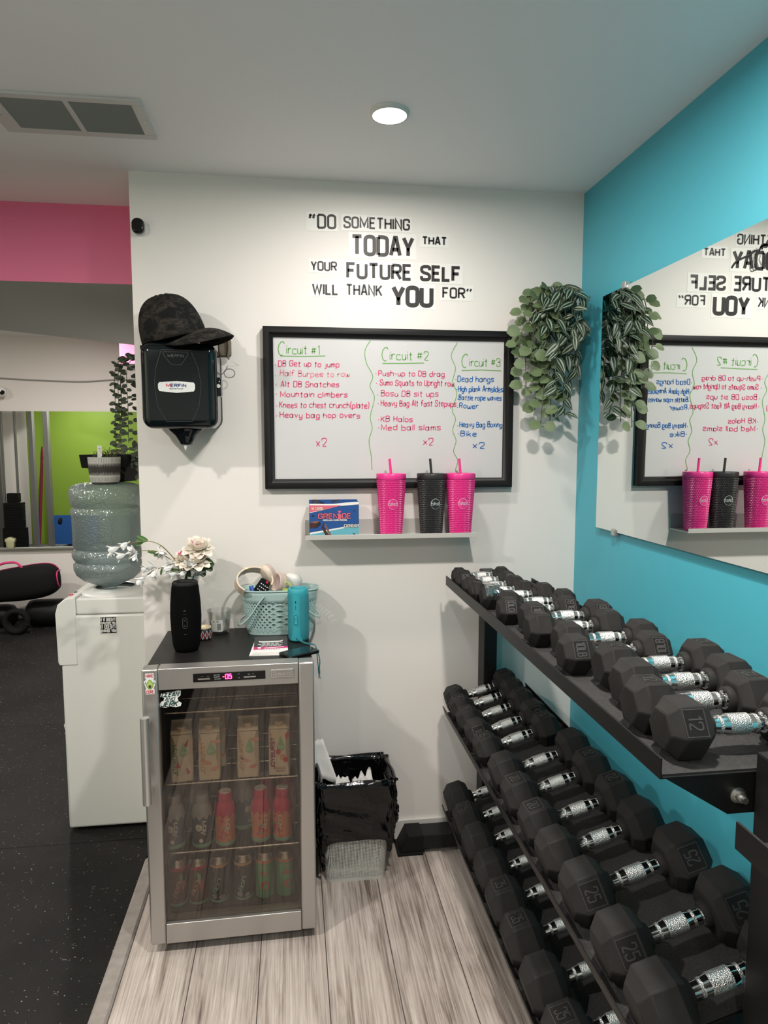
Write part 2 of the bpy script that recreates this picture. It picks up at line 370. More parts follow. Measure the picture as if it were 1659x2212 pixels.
m_wall = M('white_wall_paint', (.80, .765, .722), .55, bump=.05, bscale=90, spec=.3)
m_ceil = M('ceiling_paint', (.875, .875, .875), .8, bump=.05, bscale=120)
m_teal = M('teal_wall_paint', (.065, .40, .50), .45, bump=.04, bscale=90)
m_pink = M('pink_wall_paint', (.84, .18, .34), .5, bump=.04, bscale=90)
m_green = M('green_wall_paint', (.21, .34, .035), .5)
m_soffit = M('soffit_shade_grey', (.42, .43, .41), .7)  # soffit undersides: shade and dim floor bounce are put into this grey
m_floor = wood_floor(); m_rubfl = rubber_floor()
m_strip = M('transition_wood', (.30, .265, .24), .5, var=.35, vscale=30)
m_base = M('baseboard_paint', (.68, .66, .62), .4)
m_mirror = M('mirror_silver', (.90, .93, .91), .0, metal=1)
m_black = M('black_powder_coat', (.008, .008, .008), .42, bump=.08, bscale=400, spec=.3)
m_rub = M('black_rubber', (.026, .025, .024), .58, bump=.12, bscale=300, var=.35, vscale=20, spec=.10)
m_pad = M('speckled_rubber_liner', (.030, .029, .028), .8, bump=.4, bscale=260, var=.8, vscale=260)
m_chrome = M('chrome', (.80, .80, .79), .09, metal=1); m_knurl = knurled()
m_zinc = M('zinc_bolt', (.62, .62, .58), .32, metal=1)
m_white = M('white_plastic', (.74, .74, .70), .35, bump=.02, bscale=200)
m_offw = M('offwhite_plastic', (.60, .62, .58), .4)
m_steel = brushed('brushed_steel', (.48, .46, .44), 'x'); m_steelv = brushed('brushed_steel_upright', (.48, .46, .44), 'z')
m_blk = M('black_gloss_plastic', (.005, .005, .0055), .18, spec=.35); m_blkm = M('black_matt_plastic', (.007, .007, .007), .55, spec=.2)
m_frame = M('black_frame_wood', (.006, .006, .006), .42, spec=.25)
m_board = M('whiteboard_enamel', (.60, .60, .595), .25, spec=.3)

# ================================================================= the setting
D = 2.49; RX = 1.075; LX = -.53
struct(box('floor', -.505, RX, -2.6, D, -.06, 0, m_floor))
struct(box('floor_rubber', -5.2, -.555, -2.6, 6.4, -.06, 0, m_rubfl))
struct(MB().prism([(-.555,-.06),(-.505,-.06),(-.505,.001),(-.512,.006),(-.548,.006),(-.555,.001)], -2.6, 2.49, lambda u, v, w: (u, w, v)).build('trim_1', m_strip))
struct(box('ceiling', -5.2, 1.2, -2.6, 6.4, CEIL, CEIL+.06, m_ceil))
struct(box('wall_back', LX, 1.2, D, D+.12, -.06, CEIL, m_wall))
struct(box('wall_right', RX, 1.2, -2.6, D, -.06, CEIL, m_teal))
struct(box('wall_partition', LX, -.41, D+.12, 6.4, -.06, CEIL, m_wall))
struct(box('wall_far', -5.2, -.41, 6.3, 6.4, -.06, CEIL, m_wall))
struct(box('wall_front', -1.9, 1.2, -2.7, -2.6, -.06, CEIL, m_wall))
struct(box('wall_left', -2.0, -1.9, -2.6, 1.40, -.06, CEIL, m_wall))
struct(box('wall_green', -3.97, -1.9, 1.40, 1.5, -.06, CEIL, m_green))
struct(box('wall_white', -5.2, -3.97, 1.40, 1.5, -.06, CEIL, m_wall))
struct(box('wall_outer', -5.3, -5.2, 1.4, 6.4, -.06, CEIL, m_wall))
struct(box('baseboard_back', LX, RX, D-.012, D, 0, .088, m_base, bevel=.004))
# dropped soffit with a pink face and a slanted far edge
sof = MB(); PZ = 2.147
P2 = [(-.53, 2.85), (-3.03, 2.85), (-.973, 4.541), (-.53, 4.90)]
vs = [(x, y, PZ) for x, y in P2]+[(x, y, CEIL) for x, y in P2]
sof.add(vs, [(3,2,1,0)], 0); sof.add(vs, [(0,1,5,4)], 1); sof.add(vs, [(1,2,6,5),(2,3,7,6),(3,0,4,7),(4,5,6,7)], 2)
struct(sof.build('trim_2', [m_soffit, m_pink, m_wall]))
sf2 = MB().box(-1.235, -.53, 5.3, 6.3, 2.115, CEIL, 0); sf2.m = [1, 0, 0, 0, 0, 0]; sf2.m[0] = 1  # underside face takes the grey with the shade in its colour
struct(sf2.build('trim_3', [M('bright_pink_paint', (.72, .19, .36), .5), m_soffit]))
# far wall mirror + its bottom channel
fm = thing('wall_mirror', 'wide frameless mirror on the far gym wall reflecting green wall and machines', 'mirror', (-2.6, 6.29, .63))
box('mirror_glass', -2.2, 2.04, -.004, .008, 0, 1.18, m_mirror, fm)
box('channel', -2.2, 2.04, -.03, .008, -.012, .0, M('aluminium_channel', (.5, .5, .48), .4, metal=.8), fm)
# right wall mirror with clips
MX = 1.058
rm = thing('wall_mirror', 'large frameless mirror clipped to the teal wall beside the hanging plant', 'mirror', (MX, 1.2, 1.238))
box('mirror_glass', 0, .006, -.9, 1.075, 0, .79, m_mirror, rm)
box('backing_board', .006, RX-MX-.0005, -.895, 1.07, .005, .785, m_blkm, rm)
m_clip = M('clear_clip', (.42, .43, .42), .25, metal=.5)
for y, z in ((.918, .782), (.935, -.012), (.1, .782), (.1, -.012)):
    MB().box(-.006, .012, y-.012, y+.012, z, z+.022).build('clip', m_clip, rm, bevel=.002)
sd = MB(); fn = lambda y, z: (MX-.0012, y, z)
sd.ribbon([(p.x, p.y) for p in smoothpath([Vector(q) for q in ((1.576,1.950,0),(1.568,1.957,0),(1.555,1.962,0),(1.535,1.963,0),(1.512,1.964,0),(1.495,1.968,0),(1.48,1.966,0),(1.465,1.972,0),(1.44,1.969,0),(1.40,1.975,0))])], .0045, fn)
for k, (a, b) in enumerate(((1.500, 1.497), (1.492, 1.488), (1.485, 1.478))):
    sd.ribbon([(p.x, p.y) for p in smoothpath([Vector(q) for q in ((a,1.972,0),(a+.006,1.956,0),(b+.012,1.938,0),(b+.004,1.924,0),(b-.010,1.928,0),(b-.002,1.945,0),(b-.010,1.965,0))])], .0014, fn)
sd.ribbon([(p.x, p.y) for p in smoothpath([Vector(q) for q in ((1.472,1.968,0),(1.466,1.973,0),(1.455,1.969,0),(1.448,1.976,0),(1.43,1.972,0),(1.42,1.985,0))])], .009, fn)
tag(sd.build('mirror_decal', M('black_vinyl', (.012,.012,.012), .4)), 'thin black brush-script vinyl decal on the mirror at the right edge of view', 'decal')

# ceiling: the one fitting in view, and the air vent
dl = thing('ceiling_light', 'glowing round recessed downlight in the grey ceiling above the whiteboard', 'ceiling light', (.281, 1.973, CEIL))
MB().lathe([(.046,-.004),(.047,-.010),(.053,-.008),(.056,0)], 40, cap0=False, cap1=False).build('trim_ring', m_white, dl, smooth=60)
MB().lathe([(.0,-.008),(.0465,-.008)], 40, cap0=False, cap1=False).build('lens', M('lit_lens', (1,1,1), .5, emit=(1,.97,.92), es=60), dl)
vt = thing('ceiling_vent', 'white louvred air return grille on the ceiling at upper left', 'vent', (-.385, 1.985, CEIL))
vf = MB()
for b in ((-.42,0,0,.026),(-.42,0,.205,.236),(-.42,-.372,.026,.205),(-.030,0,.026,.205),(-.207,-.192,.026,.205)): vf.box(b[0], b[1], b[2], b[3], -.008, 0)
vf.build('frame', M('vent_white', (.62,.615,.59), .45), vt, bevel=.002)
box('duct', -.41, -.01, .01, .225, -.001, -.0005, M('vent_dark', (.03,.03,.028), .8), vt)
sl = MB()
for x0, x1 in ((-.372,-.207),(-.192,-.030)):
    for k in range(20):
        y = .029+k*.0089
        sl.add([(x0,y,-.0015),(x1,y,-.0015),(x1,y+.006,-.007),(x0,y+.006,-.007)], [(0,1,2,3)])
sl.build('louvre', M('vent_slat', (.25,.255,.245), .5), vt, solid=.0008)
for x in (-.395, -.011): MB().lathe([(.0,-.0105),(.004,-.010),(.0045,-.008)], 12, c=(x,.118,0)).build('screw', m_zinc, vt, smooth=50)

# ================================================================= wall lettering stickers
m_ink = M('black_vinyl_lettering', (.021, .018, .0185), .42, bump=.25, bscale=160, spec=.35)
m_stk = M('clear_sticker_film', (.84, .825, .785), .4, spec=.3)
WORDS = [("[DO", .068, .166, 2.277, .051, 'sticker reading DO with opening quote marks, first of the wall quote', .0068),
 ("SOMETHING", .191, .428, 2.283, .041, 'sticker reading SOMETHING on the top line of the wall quote', .0058),
 ("TODAY", .216, .444, 2.190, .074, 'large sticker reading TODAY on the second line of the wall quote', .0115),
 ("THAT", .471, .563, 2.236, .031, 'small sticker reading THAT right of the word TODAY on the wall', .0055),
 ("YOUR", .075, .168, 2.134, .034, 'small sticker reading YOUR at the left of the third quote line', .0050),
 ("FUTURE", .200, .436, 2.110, .058, 'sticker reading FUTURE in the middle of the wall quote', .0090),
 ("SELF", .465, .616, 2.110, .057, 'sticker reading SELF at the right end of the third quote line', .0098),
 ("WILL", .079, .172, 2.052, .040, 'sticker reading WILL at the left of the lowest quote line', .0058),
 ("THANK", .198, .329, 2.052, .041, 'sticker reading THANK on the lowest quote line', .0055),
 ("YOU", .361, .515, 2.017, .077, 'largest sticker reading YOU on the lowest quote line', .0135),
 ("FOR]", .547, .656, 2.052, .040, 'sticker reading FOR with closing quote marks, last of the quote', .0058)]
for wd, x0, x1, z, h, lab, w in WORDS:
    t = thing('word_sticker', lab, 'wall sticker', (x0, D, z), group='stickers of the wall quote')
    p = .007
    MB().poly([(-p,-.0006,-p),(x1-x0+p,-.0006,-p),(x1-x0+p,-.0006,h+p),(-p,-.0006,h+p)]).build('backing', m_stk, t)
    mb = MB(); w *= 1.14; text(mb, wd, lambda u, v: (u, -.0011, v), h-w, w, width=x1-x0-w, u0=w/2, v0=w/2, r=2.0)
    mb.build('lettering', m_ink, t)

# ---------------------------------------------------------------- wall sensor
sn = thing('motion_sensor', 'small black oval sensor near the top left corner of the white wall', 'sensor', (-.500, D, 2.255))
mb = MB(); mb.prism(rrect(.044, .054, .019), 0, -.010, lambda u, v, w: (u, w, v)); mb.build('bracket', m_white, sn)
mb = MB(); mb.prism(rrect(.040, .050, .018), -.010, -.034, lambda u, v, w: (u, w, v)); mb.build('body', m_blk, sn, bevel=.007, bseg=3, smooth=50)

# ================================================================= whiteboard
wb = thing('whiteboard', 'black framed whiteboard with handwritten circuit workouts on the white wall', 'whiteboard', (.3585, D, 1.369))
X0, X1, H = -.4525, .4525, .567
def framebar(a, b, c, d): return [a, b, c, d]
fr = MB()
iw = .035
prof = [(0, 0), (0, -.030), (.006, -.032), (.020, -.030), (.028, -.022), (iw, -.020), (iw, -.013), (iw-.004, 0)]
corn = [(X0, 0, 1, 1), (X1, 0, -1, 1), (X1, H, -1, -1), (X0, H, 1, -1)]
vs = []; fs = []
for (cx_, cz_, sx, sz) in corn:
    for d, y in prof: vs.append((cx_+sx*d, y, cz_+sz*d))
n = len(prof)
for i in range(4):
    for k in range(n): fs.append((i*n+k, i*n+(k+1) % n, ((i+1) % 4)*n+(k+1) % n, ((i+1) % 4)*n+k))
fr.add(vs, fs); fr.build('frame', m_frame, wb, smooth=30)
box('panel', X0+iw-.006, X1-iw+.006, -.0145, -.004, iw-.006, H-iw+.006, m_board, wb)
BOARD=[
('g','Circuit #1',-0.042,0.102,1.842,0.035),('p','DB Get up to jump',-0.042,0.171,1.801,0.019),('l','Half Burpee to row',-0.036,0.209,1.767,0.019),
('p','Alt DB Snatches',-0.034,0.17,1.73,0.019),('p','Mountain climbers',-0.036,0.2,1.695,0.019),('p','Knees to chest crunch(plate)',-0.04,0.278,1.657,0.02),
('p','Heavy bag hop overs',-0.039,0.245,1.622,0.019),('p','x2',0.088,0.124,1.522,0.03),
('g','Circuit #2',0.325,0.494,1.829,0.036),('p','Push-up to DB drag',0.313,0.554,1.772,0.019),('p','Sumo Squats to Upright row',0.318,0.589,1.739,0.02),
('p','Bosu DB sit ups',0.322,0.531,1.701,0.02),('p','Heavy Bag Alt fast Stepups',0.322,0.598,1.666,0.02),('p','KB Halos',0.322,0.437,1.609,0.019),
('p','Med ball slams',0.323,0.54,1.579,0.02),('p','x2',0.477,0.513,1.525,0.026),
('g','Circuit #3',0.618,0.762,1.81,0.035),('b','Dead hangs',0.603,0.738,1.755,0.02),('b','High plank Armslides',0.606,0.774,1.72,0.02),
('b','Battle rope waves',0.609,0.769,1.689,0.018),('b','Rower',0.611,0.682,1.659,0.018),('b','Heavy Bag Boxing',0.613,0.773,1.591,0.019),
('b','Bike',0.617,0.676,1.557,0.019),('b','x2',0.663,0.707,1.513,0.022)]
inks = {k: MB() for k in 'gplb'}
m_mk_ = {c: M('marker_'+c, col, .5) for c, col in (('g', (.13,.36,.07)), ('p', (.66,.045,.16)), ('l', (.75,.22,.30)), ('b', (.01,.13,.42)))}
INKN = dict(g='green', p='pink', l='faint pink', b='blue')
def flush():
    for c in inks:
        if inks[c].v: inks[c].build('marker_writing', m_mk_[c], wb); inks[c] = MB()
bf = lambda u, v: (u-.3585, -.0153, v-1.369)
UND = {0: [(-0.035,1.836),(.05,1.836),(0.123,1.839)], 8: [(0.327,1.816),(.4,1.817),(0.479,1.82)], 16: [(0.618,1.795),(.69,1.798),(0.766,1.796)]}
BUL = dict(zip((1,2,3,4,5,6,9,10,11,12,13,14,17,18,19,20,21,22), [(-.052,1.805),(-.052,1.768),(-.051,1.738),(-.05,1.704),(-.049,1.662),(-.05,1.628),(.304,1.780),(.306,1.745),(.310,1.704),(.312,1.673),(.313,1.615),(.313,1.587),(.597,1.762),(.601,1.727),(.605,1.692),(.604,1.662),(.606,1.595),(.608,1.566)]))
for i, (c, s, x0, x1, z, h) in enumerate(BOARD):
    if c == 'g':      # tall first letter
        inks[c].ribbon([(x0+a*.030, z+b*.048-.004) for a, b in ((.75,.86),(.6,1),(.35,.97),(.1,.75),(.0,.45),(.1,.15),(.3,.0),(.55,.02))], .0032, bf)
        text(inks[c], s[1:], bf, h*.85, .0029, width=x1-x0-.030, u0=x0+.030, v0=z+.002, jit=.5, seed=i)
    else:
        text(inks[c], s, bf, h, .0030 if c == 'b' else .0029, width=x1-x0, u0=x0, v0=z, jit=.7, seed=i, slant=.04, r=2.3)
    if i in BUL:
        bx_, bz_ = BUL[i]; inks[c].ribbon([(bx_-.0015, bz_), (bx_+.0015, bz_)], .003, bf)
    if i in UND: inks[c].ribbon(UND[i], .0028, bf)
    flush()
for pts in ([(.284,1.896),(.264,1.859),(.27,1.815),(.292,1.771),(.282,1.735),(.298,1.695),(.283,1.627),(.29,1.585),(.278,1.54),(.286,1.485),(.289,1.435)],
            [(.601,1.894),(.579,1.848),(.595,1.803),(.585,1.754),(.601,1.712),(.585,1.653),(.597,1.62),(.587,1.578),(.6,1.541),(.591,1.502),(.607,1.468),(.599,1.433),(.608,1.425)]):
    wl = MB(); wl.ribbon([(p.x, p.y) for p in smoothpath([Vector((a, b, 0)) for a, b in pts])], .0025, bf); wl.build('marker_divider', m_mk_['g'], wb)

# ================================================================= picture ledge and what stands on it
lg = thing('wall_ledge', 'narrow warm grey picture ledge mounted under the whiteboard', 'shelf', (.349, D, 1.197))
m_ledge = M('ledge_grey', (.50, .485, .455), .4)
mb = MB(); prof = [(-.001,.058),(-.001,0),(-.128,0),(-.128,.017),(-.1255,.017),(-.1255,.0035),(-.0045,.0035),(-.0045,.058)]
mb.prism(prof, -.304, .304, lambda y, z, x: (x, y, z)); mb.build('ledge', m_ledge, lg, bevel=.0008)
for s in (-1, 1): MB().box(s*.304-.001, s*.304+.001, -.128, -.001, 0, .006).build('end_lip', m_ledge, lg)

# protein bar carton
gb = thing('snack_box', 'blue and teal protein bar box torn open at the top on the ledge', 'box', (.1455, D-.032, 1.2007))
bw, bz = .086, .130
c_b = {k: M('carton_'+k, v, .45) for k, v in dict(blue=(.012,.075,.27), teal=(.13,.42,.50), pink=(.70,.13,.20), white=(.82,.80,.76), dark=(.012,.012,.02), brown=(.055,.016,.014), tan=(.22,.10,.06), cream=(.85,.75,.55)).items()}
mb = MB(); rnd = random.Random(5)
top = [bz-.010+rnd.uniform(-.003,.003)+(.006 if .3 < k/24 < .95 else 0) for k in range(25)]
vs = []; fs = []
for k in range(25):
    x = -bw+2*bw*k/24; vs += [(x,-.072,0),(x,-.072,top[k])]
for k in range(24): fs.append((2*k, 2*k+2, 2*k+3, 2*k+1))
mb.add(vs, fs)
mb.box(-bw,-bw+.001,-.072,-.008,0,bz-.008); mb.box(bw-.001,bw,-.072,-.008,0,bz-.004); mb.box(-bw,bw,-.009,-.008,0,bz); mb.box(-bw,bw,-.072,-.008,0,.001)
mb.build('carton', c_b['blue'], gb)
fl = MB()
fl.grid(12, 4, lambda u, v: (-bw+.01+u*.09+.003*math.sin(9*u), -.070+v*.055, bz-.010+.013*math.sin(math.pi*min(1, v*1.4))*(.6+.5*math.sin(7*u+1))))
fl.build('torn_flap', c_b['dark'], gb)
gf = lambda u, v, c=0: (u-bw, -.0723-c*.0003, v)
def art(name, mat, pts_list, c):
    mb = MB()
    for pts in pts_list: mb.poly([gf(u*2*bw, v*bz, c) for u, v in pts])
    return mb.build(name, mat, gb)
art('printed_band', c_b['white'], [[(0,.93),(.3,.92),(.5,.92),(.7,.95),(1,.97),(1,.9),(.6,.86),(.25,.75),(0,.68)], [(0,.15),(0,.10),(1,.33),(1,.36)]], 1)
art('printed_band', c_b['pink'], [[(0,.89),(.35,.88),(.66,.88),(.3,.77),(0,.70)]], 2)
art('printed_band', c_b['teal'], [[(0,0),(1,0),(1,.33),(0,.10)]], 1.5)
art('printed_bar', c_b['brown'], [[(.01,.28),(.13,.28),(.14,.40),(.01,.42)],[(.26,.34),(.40,.06),(.32,.06),(.24,.28)]], 3)
art('printed_bar', c_b['tan'], [[(.01,.42),(.14,.40),(.20,.46),(.08,.46)],[(.28,.40),(.32,.38),(.44,.08),(.40,.06)]], 3.5)
art('printed_bar', c_b['dark'], [[(.13,.28),(.22,.36),(.21,.46),(.14,.40)],[(.24,.28),(.28,.40),(.30,.41),(.26,.27)]], 4)
for cr_ in ([(.04,.60),(.07,.64),(.10,.60),(.07,.58)],[(.87,.12),(.93,.10),(.90,.05)],[(.88,.73),(.91,.75),(.92,.71)]): art('printed_crumb', c_b['dark'], [cr_], 4)
art('printed_panel', c_b['white'], [[(.20,.0),(.46,.0),(.48,.05),(.22,.05)],[(.54,.0),(.77,.0),(.79,.05),(.55,.05)]], 3)
def lett(mat, s, u, v, h, w, width, c, **k):
    mb = MB(); text(mb, s, lambda a, b: gf(a, b, c), h, w, width=width, u0=u*2*bw, v0=v*bz, **k); mb.build('printed_lettering', mat, gb)
for dx, mt, w, c in ((0, c_b['dark'], .0058, 3), (0, c_b['pink'], .0036, 4)):
    lett(mt, "GREN", .18, .53, .016, w, .066, c); lett(mt, "DE", .665, .53, .016, w, .028, c)
mb = MB(); mb.poly([gf(.60*2*bw+.0075*math.cos(a*math.pi/8), .60*bz-.003+.011*math.sin(a*math.pi/8), 4) for a in range(16)]); mb.box(0,0,0,0,0,0) if 0 else None
mb.poly([gf(.575*2*bw, .68*bz, 4), gf(.625*2*bw, .68*bz, 4), gf(.64*2*bw, .735*bz, 4), gf(.58*2*bw, .735*bz, 4)]); mb.build('printed_emblem', c_b['pink'], gb)
lett(c_b['cream'], "14 BARS", .04, .765, .0085, .0018, .038, 4)
lett(c_b['white'], "PROTEIN BAR / BARRE PROTEINEE", .27, .46, .005, .0011, .084, 4)
for mt, w, c in ((c_b['dark'], .0048, 5), (c_b['white'], .0021, 6)): lett(mt, "OREO", .70, .29, .0085, w, .045, c, slant=.0)
lett(c_b['dark'], "21g PROTEIN", .235, .012, .0042, .0008, .036, 5); lett(c_b['dark'], "1g SUGAR", .575, .012, .0042, .0008, .03, 5)

# studded tumblers
def tumbler_mesh():
    b = MB(); rb = lambda z: .0385+(.0525-.0385)*z/.186
    b.lathe([(.0, .0), (.036, 0), (.0385, .003), (rb(.186)-.0008, .186), (.045, .187)], 56, cap0=False)
    rows = 30; per = 52
    for i in range(rows):
        z = .008+i*.0060
        for k in range(per):
            a = 2*math.pi*(k+.5*(i % 2))/per
            da = math.pi/per*.92; dz = .0033
            if abs(((a-R(270)+math.pi) % (2*math.pi))-math.pi)*rb(z) < .021 and abs(z-.108) < .021 and ((((a-R(270)+math.pi) % (2*math.pi))-math.pi)*rb(z))**2+(z-.108)**2 < .0205**2: continue
            r = rb(z); q = lambda aa, zz, rr: (rr*math.cos(aa), rr*math.sin(aa), zz)
            b.add([q(a-da,z,r),q(a,z-dz,r-.0003),q(a+da,z,r),q(a,z+dz,r+.0003),q(a,z,r+.0022)], [(0,1,4),(1,2,4),(2,3,4),(3,0,4)])
    return b
TM = None
def tumbler(x, y, mat, label, yaw=0):
    global TM
    t = thing('tumbler', label, 'tumbler', (x, y, 1.2007), (0, 0, R(yaw)), 'studded tumblers on the ledge'); t.scale = (.975, .975, 1.09)
    if TM is None: TM = tumbler_mesh()
    TM.build('body', mat, t, smooth=25)
    ld = MB().lathe([(.0, .200), (.030, .200), (.046, .2025), (.0535, .205), (.0545, .203), (.0545, .189), (.0535, .1865), (.045, .1865)], 56, cap0=False, cap1=False); ld.build('lid', mat, t, smooth=40)
    st = MB(); st.tube([(0,0,.195),(-.006,.002,.253)], .0046, 14); st.build('straw', mat, t, smooth=50)
    rb = lambda z: .0385+(.0525-.0385)*z/.186+.0012
    cy = lambda u, v: ((rb(.108+v)+.0004)*math.sin(u/rb(.108)), -(rb(.108+v)+.0004)*math.cos(u/rb(.108)), .108+v)
    dsk = MB(); dsk.grid(20, 8, lambda a, r: cy(.0185*r*math.cos(2*math.pi*a), .0185*r*math.sin(2*math.pi*a)), wrap=True); dsk.build('emblem_disc', mat, t, smooth=60)
    em = MB(); c2 = lambda u, v: tuple(Vector(cy(u, v))*1+Vector((0,-.0006,0)))
    ring = [(.0165*math.cos(R(a)), .0165*math.sin(R(a))) for a in range(-28, 209, 8)]
    em.ribbon(ring, .0011, c2)
    text(em, "Estrada", c2, .012, .0010, width=.034, u0=-.017, v0=-.004, slant=.25, r=2.4, gap=.3, sub=.002)
    for a in range(218, 325, 13): em.ribbon([(.0165*math.cos(R(a))-.0007, .0165*math.sin(R(a))), (.0165*math.cos(R(a))+.0007, .0165*math.sin(R(a)))], .0015, c2)
    em.build('emblem', M('emblem_silver', (.72, .78, .76), .35, metal=.3), t)
m_hot = M('hot_pink_plastic', (.76, .028, .25), .33, spec=.6); m_tbk = M('black_tumbler_plastic', (.014, .014, .015), .42)
tumbler(.349, 2.403, m_hot, 'hot pink studded tumbler standing alone between snack box and black tumbler')
tumbler(.495, 2.403, m_tbk, 'black studded tumbler in the middle on the wall ledge', 6)
tumbler(.601, 2.403, m_hot, 'hot pink studded tumbler at the right end touching the black one', -2)

# ================================================================= hanging plant in the corner
rnd = random.Random(11)
hp = thing('hanging_plant', 'trailing artificial plant with striped and round leaves in the wall corner', 'plant', (.945, 2.46, 2.07))
m_l1 = M('striped_leaf_green', (.014, .034, .017), .5, var=.3, vscale=30); m_l2 = M('striped_leaf_pale', (.30, .36, .27), .5); m_l3 = M('round_leaf_green', (.115, .165, .075), .55, var=.35, vscale=25)
m_stem = M('plant_stem', (.07, .09, .04), .6)
def leaf(b, p, d, up, L, wd, kind, bend):
    d = d.normalized(); s = d.cross(up)
    s = s.normalized() if s.length > .01 else d.orthogonal().normalized(); nrm = s.cross(d).normalized()
    if kind == 's':
        cols = [-1, -.56, -.26, 0, .26, .56, 1]; cm = [0, 1, 0, 0, 1, 0]; rows = 7
    else:
        cols = [-1, -.5, 0, .5, 1]; cm = [0]*4; rows = 6
    vs = []
    for j in range(rows):
        t = j/(rows-1)
        pw = (math.sin(math.pi*t**.75)**.8 if kind == 's' else math.sqrt(max(0, 1-(2*t-1)**2)))*wd/2
        pw = max(pw, .0004)
        for c in cols:
            cup = .25*abs(c)*pw if kind == 's' else .12*c*c*pw
            vs.append(p+d*(L*t)+s*(c*pw)+nrm*(cup-bend*L*t*t))
    nc = len(cols)
    for j in range(rows-1):
        for i in range(nc-1):
            f = (j*nc+i, j*nc+i+1, (j+1)*nc+i+1, (j+1)*nc+i)
            b.v += [tuple(vs[k]) for k in f]; q = len(b.v); b.f.append([q-4, q-3, q-2, q-1]); b.m.append(cm[i])
st = MB(); sl_ = MB(); rl = MB()
O = Vector((.945, 2.46, 2.07))
# (dx, dy, length, kind) trailing stems: first arc out of the holder, then hang
stems = [(.05,-.10,.22,'s'),(-.02,-.13,.30,'s'),(.02,-.09,.38,'s'),(-.05,-.10,.16,'s'),(.065,-.06,.20,'s'),(.035,-.05,.30,'s'),(-.07,-.08,.10,'s'),(.03,-.14,.14,'s'),(-.02,-.06,.26,'s'),
         (.01,-.12,.12,'s'),(.06,-.13,.10,'s'),(-.045,-.09,.42,'r'),(-.085,-.09,.22,'r'),(-.065,-.06,.36,'r'),(-.110,-.07,.14,'r'),(-.02,-.07,.40,'r'),(-.092,-.05,.28,'r')]
for dx, dy, ln, kd in stems:
    P = [O+Vector((0,0,-.02)), O+Vector((dx*.4,dy*.5,.015)), O+Vector((dx*.85,dy*.95,-.015)), O+Vector((dx,dy,-.06))]
    k = 5
    for i in range(1, k+1): P.append(O+Vector((dx*(1+.05*i)+rnd.uniform(-.008,.008), dy+rnd.uniform(-.008,.008), -.06-ln*i/k)))
    P = smoothpath(P, 6); st.tube(P, .0016, 5)
    dist = 0; nxt = .03; side = 1
    for i in range(1, len(P)):
        seg = P[i]-P[i-1]; dist += seg.length
        while dist > nxt:
            nxt += (.026 if kd == 's' else .029)
            side = -side
            a = rnd.uniform(0, 2*math.pi)
            out = Vector((math.cos(a), math.sin(a)-.45, 0)).normalized()
            if kd == 's': dr = (out*.8+Vector((side*.4, 0, rnd.uniform(-1.3, -.1)))).normalized(); L = rnd.uniform(.050, .072); wd = L*.44
            else: dr = (out*.5+Vector((side*.9, -.1, rnd.uniform(-.5, .2)))).normalized(); L = rnd.uniform(.038, .052); wd = L*.95
            tip = P[i]+dr*(L+(.012 if kd == 'r' else .004))
            if tip.x > RX-.02: dr.x = -abs(dr.x)
            if tip.y > D-.012: dr.y = -abs(dr.y)
            base = P[i]
            if kd == 'r': st.tube([P[i], P[i]+dr*.012], .0009, 4); base = P[i]+dr*.012
            face = Vector((rnd.uniform(-.5,.3), -1, rnd.uniform(.1,.9)))
            leaf(sl_ if kd == 's' else rl, base, dr, face, L, wd, kd, rnd.uniform(.05, .35))
MB().lathe([(.0,-.05),(.030,-.05),(.036,-.005),(.033,-.005),(.027,-.045),(0,-.045)], 20, c=(0,-.038,0), cap0=False, cap1=False).build('pot', m_blkm, hp, smooth=40)
for b, nm, mt in ((st,'stem',m_stem),(sl_,'striped_foliage',[m_l1,m_l2]),(rl,'round_foliage',m_l3)):
    b.v = [(x-O.x, y-O.y, z-O.z) for x, y, z in b.v]; o = b.build(nm, mt, hp, smooth=180)

# ================================================================= paper towel dispenser with cap and keys
td = thing('towel_dispenser', 'smoked black centre-pull paper towel dispenser mounted on the white wall', 'towel dispenser', (-.353, D, 1.578))
m_smoke = M('smoked_plastic', (.004, .007, .008), .07, spec=.4); m_smk2 = M('smoked_ridge', (.05, .052, .05), .2)
w2, h2 = .236, .272
MB().prism(rrect(w2-.008, h2-.01, .03, cy=h2/2), -.001, -.07, lambda u, v, w: (u, w, v)).build('back_shell', m_blkm, td, smooth=40)
cv = MB(); cv.prism(rrect(w2, h2, .034, cy=h2/2), -.07, -.215, lambda u, v, w: (u, w, v)); cv.build('cover', m_smoke, td, bevel=.026, bseg=5, smooth=60)
tf = lambda u, v: (u, -.2165, v)
mb = MB(); mb.ribbon([(-.050,.246),(-.068,.19),(-.074,.14),(-.066,.07),(-.040,.022),(.040,.022),(.062,.07),(.070,.14),(.062,.19),(.040,.246)], .0010, tf, closed=True)
mb.ribbon([(-.044,.240),(.032,.240),(.030,.228),(.010,.200),(-.020,.200),(-.042,.228)], .0012, tf, closed=True); mb.build('moulded_outline', m_smk2, td)
mb = MB(); text(mb, "MERFIN", tf, .008, .0018, width=.048, u0=-.030, v0=.224); mb.build('moulded_name', m_smk2, td)
bdg = MB(); bdg.poly([tf(x-.006, z) for x, z in [(-.057,.125),(-.053,.117),(0,.112),(.053,.117),(.057,.125),(.057,.139),(.053,.145),(0,.149),(-.053,.145),(-.057,.139)]])
bdg.v = [(x, -.2175, z) for x, y, z in bdg.v]; bd = bdg.build('badge', M('badge_silver', (.62,.64,.62), .35), td)
